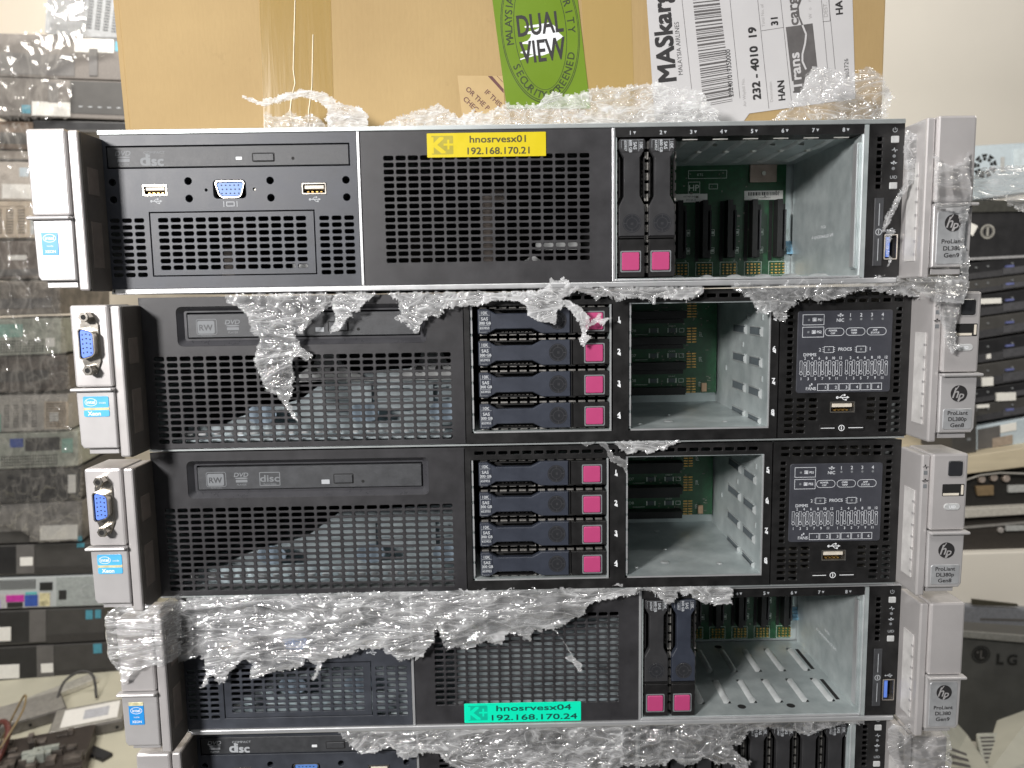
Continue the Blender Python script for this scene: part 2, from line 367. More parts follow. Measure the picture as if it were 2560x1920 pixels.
    def mesh(s, name, m, M=None):
        me = bpy.data.meshes.new(name)
        vs = [Vector(v)*0.001 for v in s.v]
        if M is not None: vs = [M @ v for v in vs]
        me.from_pydata([tuple(v) for v in vs], [], s.f)
        mm = m if isinstance(m, (list, tuple)) else [m]
        for x in mm: me.materials.append(x)
        if s.sm: me.shade_smooth()
        return me
def inset(P, d):
    n = len(P); out = []
    A = sum(P[i][0]*P[(i+1) % n][1]-P[(i+1) % n][0]*P[i][1] for i in range(n)); sg = 1 if A > 0 else -1
    for i in range(n):
        a, b, c = Vector(P[i-1]), Vector(P[i]), Vector(P[(i+1) % n])
        e1 = (b-a).normalized() if (b-a).length > 1e-6 else (c-b).normalized(); e2 = (c-b).normalized() if (c-b).length > 1e-6 else e1
        n1 = Vector((-e1.y, e1.x))*sg; n2 = Vector((-e2.y, e2.x))*sg
        m = n1+n2; L = m.length
        m = m/L if L > 1e-6 else n1
        out.append(tuple(b + m*(d/max(m.dot(n1), 0.4))))
    return out

# ---------------------------------------------------------------- objects
def obj(name, mesh, parent=None, bevel=0.0, seg=2):
    o = bpy.data.objects.new(name, mesh); C.collection.objects.link(o)
    if parent is not None: o.parent = parent
    if bevel:
        b = o.modifiers.new('bevel', 'BEVEL'); b.width = bevel*0.001; b.segments = seg; b.limit_method = 'ANGLE'; b.angle_limit = rad(40)
    return o
def thing(name, label, cat, k, at=(0, 0, 0), group=None):
    """Empty at the base of a thing, at millimetres `at` of frame k; returns it with the shift its parts need"""
    o = bpy.data.objects.new(name, None); C.collection.objects.link(o)
    o.matrix_world = fmat(k) @ Matrix.Translation(Vector(at)*0.001); o.empty_display_size = 0.02
    o['label'] = label; o['category'] = cat
    if group: o['group'] = group
    o_shift[o.name] = Matrix.Translation(-Vector(at)*0.001)
    return o
o_shift = {}
def part(name, mb, m, parent, root=None, bevel=0.0, label=None):
    root = root or parent
    if name in SPLIT:
        cs = comps(mb)
        if 1 < len(cs) <= 60:
            for c in cs: o = obj(name, c.mesh(name, m, o_shift[root.name]), parent, bevel)
            return o
    o = obj(name, mb.mesh(name, m, o_shift[root.name]), parent, bevel)
    if label: o['label'] = label
    return o
def comps(mb):
    p = list(range(len(mb.v)))
    def fd(a):
        while p[a] != a: p[a] = p[p[a]]; a = p[a]
        return a
    for f in mb.f:
        for q in f[1:]: p[fd(q)] = fd(f[0])
    out = {}
    for f in mb.f:
        r = fd(f[0])
        if r not in out: out[r] = MB(); out[r].sm = mb.sm; out[r].mp = {}
        o = out[r]; g = []
        for q in f:
            if q not in o.mp: o.mp[q] = len(o.v); o.v.append(mb.v[q])
            g.append(o.mp[q])
        o.f.append(tuple(g))
    return list(out.values())
SPLIT = {'ceiling_dimple', 'divider', 'fan_frame', 'pressed_rib', 'floor_dimple', 'slot_opening', 'round_cap', 'status_light', 'side_pocket', 'punched_hole', 'chip', 'button', 'round_connector', 'round_foot', 'screw', 'board_parts_', 'drive_connector', 'edge_tab', 'screw_hole', 'bracket_hole', 'paper_tag', 'barcode_sticker', 'chip', 'cage_lip'}
def struct(name, verts, faces, m):
    me = bpy.data.meshes.new(name); me.from_pydata(verts, [], faces); me.materials.append(m)
    o = bpy.data.objects.new(name, me); C.collection.objects.link(o); o['kind'] = 'structure'; return o

# ================================================================ the setting
def slab(x0, x1, y0, y1, z0, z1):
    return ([(x, y, z) for x in (x0, x1) for y in (y0, y1) for z in (z0, z1)], [(0, 1, 3, 2), (4, 6, 7, 5), (0, 4, 5, 1), (2, 3, 7, 6), (0, 2, 6, 4), (1, 5, 7, 3)])
struct('wall', *slab(-3.2, 0.915, 2.9, 3.0, -1.8, 2.2), CREAM)
struct('wall', *slab(0.60, 2.6, 2.35, 2.45, -1.8, 2.2), CREAM2)
struct('floor', *slab(-3.2, 2.6, -0.5, 3.0, -1.9, -1.8), TABLE)
t = bpy.data.objects.new('table', None); C.collection.objects.link(t); t.location = (0, 1.6, -1.7)
t['label'] = 'pale cream table top under the wrapped computer stack and the loose hard drives'; t['category'] = 'table'
def tpart(name, a, m):
    v, f = slab(*a); me = bpy.data.meshes.new(name); me.from_pydata([(x, y-1.6, z+1.7) for x, y, z in v], [], f); me.materials.append(m); o = obj(name, me, t); return o
tpart('table_top', (-2.3, -0.15, 0.9, 2.6, -0.99, -0.952), TABLE)
for tx in (-2.2, -0.3):
    for ty in (1.0, 2.5): tpart('leg', (tx, tx+0.06, ty, ty+0.06, -1.795, -0.992), STRIP)

# ================================================================ shared pieces of the servers
def slots(cx0, cz0, nx, nz, px, pz, w_, h_, r=1.0):
    return [(cx0+i*px-w_/2, cz0-j*pz-h_/2, cx0+i*px+w_/2, cz0-j*pz+h_/2, r) for j in range(nz) for i in range(nx)]

def usb_port(root, x0, z0, x1, z1, tongue, y=0.0, vertical=False, side=1):
    m = MB(); m.ring(rr(x0, z0, x1, z1, 0.5), rr(x0+0.6, z0+0.6, x1-0.6, z1-0.6, 0.3), y-0.35)
    m.wall(rr(x0, z0, x1, z1, 0.5), y-0.35, y+1.0); m.wall(rr(x0+0.6, z0+0.6, x1-0.6, z1-0.6, 0.3), y-0.35, y+9)
    p = part('usb_port', m, CHROME, root)
    m = MB().flat(rr(x0+0.6, z0+0.6, x1-0.6, z1-0.6, 0.3), y+6); part('socket_back', m, HOLE, p, root)
    m = MB()
    if vertical: m.box(x0+1.3, x0+1.3+(x1-x0)*0.3, y+0.5, y+8, z0+1.4, z1-1.4)
    else: m.box(x0+1.4, x1-1.4, y+0.3, y+8, (z0+z1)/2-0.1, z1-1.2)
    part('contact_tongue', m, tongue, p, root, 0.15)
    if not vertical:
        m = MB()
        for i in range(4): m.box(x0+2.6+i*2.4, x0+3.7+i*2.4, y+0.6, y+5, z0+1.1, z0+1.6)
        part('contact', m, GOLD, p, root)
    return p

def vga(root, cx, cz, w_, h_, shellmat, ins, vertical=False, y=0.0, ears=True):
    """D-sub socket, long side w_ (along x, or along z when vertical)"""
    def T(P): return [(cx+a, cz+b) for a, b in P] if not vertical else [(cx-b, cz+a) for a, b in P]
    def D(w2, h2, r=1.6):
        k = h2*0.30; P = []
        cor = [(-w2/2+k, -h2/2), (w2/2-k, -h2/2), (w2/2, h2/2), (-w2/2, h2/2)]
        for i, c in enumerate(cor):
            a = Vector(cor[i-1])-Vector(c); b = Vector(cor[(i+1) % 4])-Vector(c); a.normalize(); b.normalize()
            for t_ in (0, .33, .66, 1): 
                p = Vector(c)+a*r*(1-t_)**1.6+b*r*t_**1.6; P.append((p.x, p.y))
        return P
    m = MB(); O = T(D(w_, h_, 2)); I = T(D(w_-1.2, h_-1.2, 1.6)); dy = 5.2 if ears else 1.0
    m.ring(O, I, y-dy); m.wall(O, y-dy, y+1); m.wall(I, y-dy, y+3)
    if ears:
        L = w_/2+5.2
        base = T([(-L-2.2, -2.2), (-L, -3.1), (-w_/2-1, -h_/2-0.6), (w_/2+1, -h_/2-0.6), (L, -3.1), (L+2.2, -2.2), (L+2.2, 2.2), (L, 3.1), (w_/2+1, h_/2+0.6), (-w_/2-1, h_/2+0.6), (-L, 3.1), (-L-2.2, 2.2)])
        m.prism(base, y-0.9, y+0.2, 0.2)
        for sg in (-1, 1):
            c = T([(sg*L, 0)])[0]; m.prism(circ(c[0], c[1], 2.9, 6), y-5.6, y-0.8, 0.3); m.ring(circ(c[0], c[1], 2.3, 18), circ(c[0], c[1], 1.35, 18), y-5.9); m.wall(circ(c[0], c[1], 2.3, 18), y-5.9, y-5.5)
    p = part('video_port', m, shellmat, root)
    m = MB(); m.prism(T(D(w_-2.0, h_-2.0, 1.5)), y-dy+0.6, y+2, 0.2); q = part('pin_insert', m, ins, p, root)
    m = MB()
    for r_, yy in enumerate((-1, 0, 1)):
        for i in range(5):
            c = T([((i-2)*(w_/7.4)+(0.18 if r_ == 1 else 0)*w_/7.4, yy*h_*0.235)])[0]; m.flat(circ(c[0], c[1], 0.42, 8), y-dy+0.56)
    part('pin_hole', m, HOLE, p, root)
    if ears:
        m = MB()
        for sg in (-1, 1):
            c = T([(sg*L, 0)])[0]; m.flat(circ(c[0], c[1], 1.4, 14), y-5.65)
        part('screw_hole', m, HOLE, p, root)
    return p

def dvd_logo(m, x, z, y, s=1.0):
    m.text('DVD', x, z+2.3*s, 2.3*s, y, shear=0.25, sx=1.15, bold=0.07); m.prism(circ(x, z+0.35*s, 3.6*s, 16, 0.42*s), y, y+0.02)
    m.flat(rr(x-3.2*s, z-2.0*s, x+3.2*s, z-0.5*s, 0.3), y)
    m.text('PLAYER', x, z-3.3*s, 1.1*s, y, shear=0.2)
def disc_logo(m, x, z, y, s=1.0, solid=False):
    w_ = 7.2*s
    if not solid:
        m.text('COMPACT', x+1.1*s, z+3.3*s, 1.35*s, y, sx=1.25)
        for cx, ch in ((-4.6, 'd'), (-1.9, 'i'), (0.7, 's'), (4.2, 'c')):
            m.text(ch, x+cx*s, z-(0.5 if ch in 'di' else 1.1)*s, (5.8 if ch in 'di' else 5.0)*s, y, sx=1.15, bold=0.22*s)
    else:
        m.frame(x-w_*0.9, z-4.4*s, x+w_*0.9, z+4.4*s, 0.5*s, 0.6, y); m.text('disc', x, z+0.4*s, 4.2*s, y, sx=1.3, bold=0.12*s)
        m.text('Recordable', x, z-3.2*s, 1.2*s, y)
def usb_sign(m, x, z, y, s=1.0, rot=0):
    L = []
    m.line(x-3.2*s, z, x+3*s, z, 0.5*s, y); m.flat(circ(x-3.2*s, z, 0.8*s, 12), y)
    m.flat([(x+2.6*s, z-0.8*s), (x+4.2*s, z), (x+2.6*s, z+0.8*s)], y)
    m.line(x-1.6*s, z, x-0.2*s, z+1.4*s, 0.4*s, y-0.01); m.line(x-0.2*s, z+1.4*s, x+1.0*s, z+1.4*s, 0.4*s, y-0.01); m.flat(circ(x+1.2*s, z+1.4*s, 0.6*s, 10), y-0.02)
    m.line(x-0.6*s, z, x+0.8*s, z-1.4*s, 0.4*s, y-0.01); m.line(x+0.8*s, z-1.4*s, x+1.8*s, z-1.4*s, 0.4*s, y-0.01); m.flat(rr(x+1.6*s, z-1.9*s, x+2.6*s, z-0.9*s), y-0.02)
def net_sign(m, x, z, y, s=1.0):
    m.flat(rr(x-2*s, z-1*s, x-0.8*s, z+0.1*s), y); m.flat(rr(x-0.6*s, z-0.2*s, x+0.6*s, z+1.2*s), y); m.flat(rr(x+0.8*s, z-1*s, x+2*s, z+0.1*s), y)
    m.line(x-2.6*s, z-0.1*s, x+2.6*s, z-0.1*s, 0.3*s, y-0.01); m.flat(rr(x-0.5*s, z-1.6*s, x+0.3*s, z-0.6*s), y)
def pulse_sign(m, x, z, y, s=1.0):
    P = [(-2, 0), (-0.8, 0), (-0.2, 1.6), (0.4, -1.4), (0.8, 0), (2, 0)]
    for a, b in zip(P, P[1:]): m.line(x+a[0]*s, z+a[1]*s, x+b[0]*s, z+b[1]*s, 0.42*s, y)
def power_sign(m, x, z, y, s=1.0):
    r = 1.2*s; P = [(x+r*math.cos(rad(a)), z+r*math.sin(rad(a))) for a in range(130, 411, 20)]
    for a, b in zip(P, P[1:]): m.line(*a, *b, 0.32*s, y)
    m.line(x, z, x, z+1.5*s, 0.32*s, y-0.01)
def info_sign(m, x, z, y, s=1.0):
    m.cring(x, z, 1.9*s, 0.45*s, y); m.flat(rr(x-0.3*s, z-1*s, x+0.3*s, z+0.4*s), y); m.flat(circ(x, z+0.85*s, 0.35*s, 8), y)

# ---- hot swap carrier, upright: x 0..14.7, z 0..75, label at the top, button at the bottom
def carrier_meshes(kind):
    lev = {'navy': NAVY, 'char': CHAR}[kind]
    R = {}
    m = MB(); m.box(0.9, 13.8, 6.5, 100, 0.6, 74.2); m.box(0.3, 14.4, 1.2, 7, 0.2, 21.0)
    m.box(0.3, 14.4, 2.6, 7, 68, 74.6)
    R['body'] = m.mesh('drive_carrier', BLK2)
    m = MB(); P = [(0.2, 22.4), (14.5, 22.4), (14.5, 38.5), (11.7, 44), (11.7, 64.5), (14.5, 69.5), (14.5, 73.6), (13.9, 74.6), (0.8, 74.6), (0.2, 73.6), (0.2, 69.5), (3.0, 64.5), (3.0, 44), (0.2, 38.5)]
    m.prism(P, -1.6, 2.4, 0.45); m.prism(rr(1.3, 67.5, 13.4, 73.9, 0.3), -1.9, -1.2, 0.1)
    R['handle'] = m.mesh('handle', lev)
    m = MB(); m.box(0.3, 14.4, -1.75, 1, 21.5, 22.1); m.prism(rr(0.2, 0.2, 14.5, 20.9, 0.5), -1.5, 3, 0.35)
    R['latch_block'] = m.mesh('latch_block', BLK2)
    m = MB(); m.ring(rr(1.0, 2.9, 12.4, 14.6, 0.7), rr(1.7, 3.6, 11.7, 13.9, 0.5), -1.62); m.wall(rr(1.0, 2.9, 12.4, 14.6, 0.7), -1.62, -1.4)
    R['button_frame'] = m.mesh('button_frame', GPR)
    m = MB(); m.prism(rr(1.9, 3.8, 11.5, 13.7, 0.9), -2.5, -1, 0.4); R['release_button'] = m.mesh('release_button', PINK)
    m = MB(); m.cring(7.35, 29.5, 5.1, 0.35, -1.66, 28); m.prism(circ(7.35, 29.5, 4.7, 28), -1.72, -1.5, 0.1)
    R['disc_window'] = m.mesh('disc_window', GLOSS)
    m = MB(); m.cring(7.35, 29.5, 4.7, 0.16, -1.75, 28); m.cring(7.35, 29.5, 3.0, 0.14, -1.75, 22)
    for a in (0, 90, 180, 270):
        c, s_ = math.cos(rad(a)), math.sin(rad(a)); m.line(7.35+3.1*c, 29.5+3.1*s_, 7.35+4.6*c, 29.5+4.6*s_, 0.22, -1.76)
    m.text('=', 7.35, 29.2, 2.0, -1.76)
    R['ring_print'] = m.mesh('ring_print', mat('dark ring print', (0.055, 0.055, 0.06), 0.4))
    m = MB()                               # printed spec, reading downwards
    m.text('10K', 12.2, 70.8, 1.7, -1.95, rot=-90, bold=0.05); m.line(10.9, 67.8, 10.9, 73.6, 0.16, -1.95)
    m.text('SAS', 8.9, 70.8, 1.75, -1.95, rot=-90, bold=0.06); m.text('300 GB' if kind == 'navy' else '600 GB', 6.5, 70.5, 1.45, -1.95, rot=-90, bold=0.06)
    m.line(5.1, 67.8, 5.1, 73.6, 0.16, -1.95); m.text('653955' if kind == 'navy' else '653957', 3.7, 70.8, 1.25, -1.95, rot=-90, bold=0.03)
    m.line(1.4, 73.8, 13.3, 73.8, 0.12, -1.95); m.line(1.4, 69.5, 1.4, 73.8, 0.12, -1.95)
    R['spec_print'] = m.mesh('spec_print', LPR)
    m = MB()                               # sprung steel fingers down both sides
    for sx_ in (-0.75, 14.6):
        for i in range(13):
            z = 2.5+i*5.6; m.box(sx_, sx_+0.85, 1.6, 3.4, z, z+3.9)
    for i in range(9):
        m.box(0.7, 1.1, 4.4, 5.5, 44+i*2.3, 45.4+i*2.3); m.box(13.6, 14.0, 4.4, 5.5, 44+i*2.3, 45.4+i*2.3)
    R['spring_finger'] = m.mesh('spring_finger', mat('dull steel fingers', (0.34, 0.33, 0.31), 0.4, 0.7, 0.3, 400))
    m = MB(); m.box(0.35, 0.9, -0.2, 3, 43.5, 65); m.box(13.8, 14.35, -0.2, 3, 43.5, 65)
    R['side_wire'] = m.mesh('side_wire', BLK2)
    return R
CAR = {'navy': carrier_meshes('navy'), 'char': carrier_meshes('char')}
CAR['navy600'] = dict(CAR['navy']); CAR['navy600']['spec_print'] = CAR['char']['spec_print']
def carrier(root, kind, M, label=None):
    R = CAR[kind]
    o = obj('drive_carrier', R['body'], root); o.matrix_local = M
    for k in R:
        if k != 'body': obj(k, R[k], o)
    if label: o['label'] = label
    return o
def mm(x, y, z): return Matrix.Translation((x*0.001, y*0.001, z*0.001))

# ---- rack ears
def hp_mark(root, parent, cx, cz, r, y):
    m = MB().prism(circ(cx, cz, r, 32), y-0.25, y+0.1); part('round_logo', m, BPR, parent, root)
    m = MB().text('h', cx-1.35*r/4.2, cz+0.35*r/4.2, r*1.22, y-0.28, shear=0.30, sx=0.95, bold=0.07); m.text('p', cx+1.5*r/4.2, cz-0.75*r/4.2, r*0.90, y-0.28, shear=0.30, sx=1.1, bold=0.07)
    m.line(cx-0.2, cz+r*0.95, cx-r*0.42, cz+r*0.40, 0.5, y-0.275); m.line(cx+0.3*r, cz-r*0.5, cx-r*0.05, cz-r*0.98, 0.5, y-0.275)
    part('logo_letters', m, SIL2, parent, root)

def ear(root, side, gen):
    s_ = -1 if side == 'L' else 1
    def X(a): return -a if side == 'L' else 436+a      # a grows outwards from the chassis face
    def bx(m, a0, a1, y0, y1, z0, z1):
        x0, x1 = sorted((X(a0), X(a1))); return m.box(x0, x1, y0, y1, z0, z1)
    zt, zb = (84.2, 5.2)
    m = MB(); bx(m, 5.0, 25.2, -24, 2, 40.6, zt)
    e = part('rack_ear', m, SIL, root, bevel=1.3)
    m = MB(); bx(m, 0.0 if side == 'R' else -0.6, 4.7, -22.5, 1, 2.0, zt-0.6)
    part('inner_cheek', m, SIL, e, root, 1.0)
    m = MB()
    P = [(4.9, 39.8), (25.4, 39.8), (25.0, 9.5), (23.5, 7.2), (5.2, 7.2)]
    P = [(X(a), z) for a, z in P]
    if side == 'R': P = P[::-1]
    m.prism(P, -23.6, 1, 0.5)
    bx(m, 6.5, 22.5, -20, 1, 3.6, 7.4)
    lt = part('release_latch', m, SIL2, e, root, 0.5)
    m = MB(); bx(m, 4.9, 27.2, -26.5, -21, 38.4, 40.2); part('finger_lip', m, SIL2, e, root, 0.8)
    m = MB(); bx(m, 4.4, 5.4, -21.6, 1, 7, zt-2); part('seam_groove', m, DPR, e, root)
    # inner side wall: pockets in the left ear, pale window in the right one
    if side == 'L':
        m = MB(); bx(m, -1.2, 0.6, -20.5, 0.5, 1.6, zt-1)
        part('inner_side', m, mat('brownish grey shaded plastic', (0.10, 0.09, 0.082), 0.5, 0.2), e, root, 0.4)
        m = MB()
        for z0, z1 in ((52, 66), (14, 38)):
            bx(m, -1.5, -0.9, -17, -6.5, z0, z1)
        part('side_pocket', m, mat('pale brown recess', (0.17, 0.145, 0.13), 0.5, 0.2), e, root, 0.3)
    else:
        m = MB(); bx(m, -0.5, -0.05, -17, -6, 11, 62); part('side_window', m, mat('frosted window', (0.55, 0.54, 0.53), 0.35), e, root, 0.15)
        m = MB()
        for i in range(7): bx(m, -0.75, -0.45, -17.4, -15.4, 14+i*6.8, 15.2+i*6.8)
        part('window_tooth', m, SIL2, e, root)
    if side == 'L':
        if gen == 9:
            x0 = X(21.5)
            m = MB().prism(rr(x0, 20.4, x0+8.6, 32.6, 0.6), -23.9, -23.5, 0.1); b = part('processor_badge', m, IBL, e, root)
            m = MB().prism(rr(x0+0.1, 31.9, x0+8.5, 34.0, 0.3), -23.92, -23.5, 0.1); part('gold_band', m, mat('pale gold foil', (0.62, 0.58, 0.35), 0.3, 0.2, 0.3, 300), e, root)
            m = MB().text('intel', x0+4.3, 29.2, 1.9, -23.96, bold=0.04); m.cring(x0+4.3, 29.1, 3.4, 0.28, -23.96, 24, 2.1); m.text('inside', x0+4.3, 25.2, 1.0, -23.96); m.text('XEON', x0+4.3, 22.3, 1.35, -23.96, bold=0.04)
            part('badge_print', m, WHT, e, root)
        else:
            x0 = X(21.8)
            m = MB().prism(rr(x0, 29.5, x0+13.6, 35.6, 0.9), -23.9, -23.5, 0.1); m.prism(rr(x0, 24.6, x0+13.6, 28.2, 0.9), -23.9, -23.5, 0.1)
            part('processor_badge', m, IBL2, e, root)
            m = MB().prism(rr(x0, 28.1, x0+13.6, 29.6, 0.1), -23.88, -23.5, 0.1); part('gold_band', m, mat('pale gold foil', (0.62, 0.58, 0.35), 0.3, 0.2, 0.3, 300), e, root)
            m = MB().text('intel', x0+4.2, 32.6, 1.9, -23.96, bold=0.06); m.cring(x0+4.2, 32.5, 3.3, 0.28, -23.96, 24, 2.1); m.text('inside', x0+10.3, 32.2, 1.1, -23.96); m.text('Xeon', x0+5.6, 26.4, 2.1, -23.96, bold=0.08)
            part('badge_print', m, WHT, e, root)
            vga(root, X(14.8), 64.0, 17.5, 8.4, CHROME, BLUE, vertical=True, y=-24.2)
    else:
        if gen == 9:
            m = MB().prism(rr(X(7.0), 8.8, X(23.2), 36.2, 1.4), -23.95, -23.4, 0.25); pl = part('model_plate', m, mat('grey plate', (0.36, 0.37, 0.38), 0.4, 0.3), e, root)
            hp_mark(root, e, X(15.2), 30.0, 4.4, -24.0)
            m = MB(); 
            for t_, z, h in (('ProLiant', 20.6, 11), ('DL380', 17.0, 9), ('Gen9', 13.4, 8)): m.text(t_, X(15.2), z, 2.1, -24.02, fit=h, bold=0.06)
        else:
            m = MB().prism(rr(X(7.2), 9.2, X(23.4), 20.6, 1.2), -23.95, -23.4, 0.25); pl = part('model_plate', m, mat('grey plate', (0.36, 0.37, 0.38), 0.4, 0.3), e, root)
            hp_mark(root, e, X(15.4), 29.0, 4.5, -23.7)
            m = MB()
            for t_, z, h in (('ProLiant', 18.3, 11), ('DL380p', 14.9, 10), ('Gen8', 11.5, 7.5)): m.text(t_, X(15.2), z, 2.1, -24.02, fit=h, bold=0.06)
            m2 = MB().prism(rr(X(13.8), 71.5, X(21.8), 80.2, 1.4), -24.9, -23.5, 0.4); part('power_button', m2, GLOSS, e, root)
            m2 = MB().frame(X(13.2), 70.9, X(22.4), 80.8, 0.6, 1.6, -24.35); part('button_surround', m2, SIL2, e, root)
            m2 = MB().prism(rr(X(11.2), 60.2, X(23.4), 67.0, 0.5), -24.15, -23.8); part('side_usb_port', m2, HOLE, e, root)
            m2 = MB().box(X(11.6), X(20.4), -24.4, -23.9, 60.6, 61.9); m2.box(X(21.6), X(22.8), -24.4, -23.9, 61.0, 66.4); part('usb_tongue', m2, BEIGE, e, root)
            m2 = MB().prism(rr(X(12.4), 52.2, X(21.6), 56.0, 1.9), -24.5, -23.5, 0.3); part('locator_button', m2, GPL, e, root)
            m2 = MB().text('UID', X(17), 54.1, 1.5, -24.56, bold=0.05); part('locator_print', m2, WHT, e, root)
            m2 = MB(); pulse_sign(m2, X(2.2), 76.6, -22.6, 0.85); net_sign(m2, X(2.2), 69.0, -22.6, 0.75)
            part('status_print', m2, BPR, e, root)
            m2 = MB().prism(rr(X(1.2), 72.2, X(3.2), 74.4, 0.2), -22.7, -22.3); m2.prism(rr(X(1.2), 64.6, X(3.2), 66.8, 0.2), -22.7, -22.3); part('status_light', m2, GPR, e, root)
        part('model_print', m, BPR, e, root)
    return e

# ---- generic chassis
def chassis(root, gen, depth=640):
    m = MB()
    lz = 87.3
    m.box(0, 436, 1.5, depth, lz-1.0, lz); m.box(0, 436, 1.5, depth, 0, 1.0)
    m.box(0, 1.0, 1.5, depth, 1.0, lz-1.0); m.box(435, 436, 1.5, depth, 1.0, lz-1.0); m.box(1, 435, depth-1, depth, 1, lz-1)
    part('case', m, LIDM, root)
    # what shows through the vents
    m = MB(); X1 = 276 if gen == 9 else 180
    m.box(1.2, X1, 175, 176, 1.2, 86); m.box(X1, X1+1, 4, 176, 1.2, 86)
    part('fan_wall', m, DARK, root)
    return m

def inner_parts(root, gen, k):
    X1 = 270 if gen == 9 else 176
    rnd = random.Random(k*11+3)
    m = MB()
    if gen == 8 or k == 3:
        # floor pan rising to a baffle
        x0 = 8 if gen == 8 else 20
        m.box(x0, X1-4, 12, 150, 3.2, 4.2)
        m.prism([(x0+12, 4.2), (X1-2, 4.2), (X1-2, 43), (x0+92, 40), (x0+70, 24), (x0+30, 13)], 40, 41)
        for zz in (16, 23, 30): m.box(x0+84, X1-8, 37.5, 38.2, zz, zz+0.9)
        for cx in (x0+100, x0+138): m.prism(rr(cx, 8, cx+14, 34, 2), 36, 37)
        m.prism([(x0+5, 4.2), (X1-10, 4.2), (X1-10, 12), (x0+5, 10)], 26, 27)
        if k == 3: m.prism([(120, 4), (268, 4), (268, 60), (190, 58), (168, 42)], 22, 23); m.box(150, 268, 20, 21.5, 13.0, 16.8); m.box(190, 268, 18, 20, 55, 56.5)
        part('air_baffle', m, mat('lit toned zinc baffle', (0.40, 0.47, 0.50), 0.35, 0.35, 0.3, 25, col2=(0.60, 0.66, 0.68)), root)  # baffle brightened in colour so the inside reads as lit
        m = MB()
        for cx in ((60, 118, 166) if gen == 8 else (60, 98)):
            m.prism(circ(cx+rnd.uniform(-3, 3), 17, 9, 20, 6), 24.5, 25.5)
        part('round_cap', m, mat('pale blue cap', (0.30, 0.38, 0.46), 0.4), root)
        m = MB()
        for i in range(16):
            x = 12+i*10; m.box(x, x+rnd.uniform(4, 7.5), 16, 19, 6.4, 7.6)
        part('contact_row', m, STRIP, root)
    else:
        for q in range(3):
            m.box(40+q*85, 48+q*85, 60, 100, 2, 62)
        m.box(160, 175, 40, 60, 4, 34); m.box(205, 212, 30, 60, 4, 55)
        part('fan_frame', m, BRN, root)
        m = MB(); m.box(236, 262, 24, 25, 22, 27); m.box(95, 106, 22, 23, 12, 16); m.prism([(228, 15), (240, 15), (234, 19)], 18, 19); part('paper_tag', m, GPL, root)
    if k == 1:
        m = MB()
        for cx in (96, 160):
            m.prism([(cx-24, 36), (cx+26, 36), (cx+10, 44), (cx+5, 56), (cx-5, 56), (cx-8, 46)], 34, 36)
        m.box(70, 174, 33, 34, 35.2, 35.6)
        part('fan_bracket', m, GPL, root)
        m = MB()
        for cx in (88, 100, 152, 164): m.prism(circ(cx, 42, 2.2, 12), 33.2, 33.9)
        part('bracket_hole', m, HOLE, root)

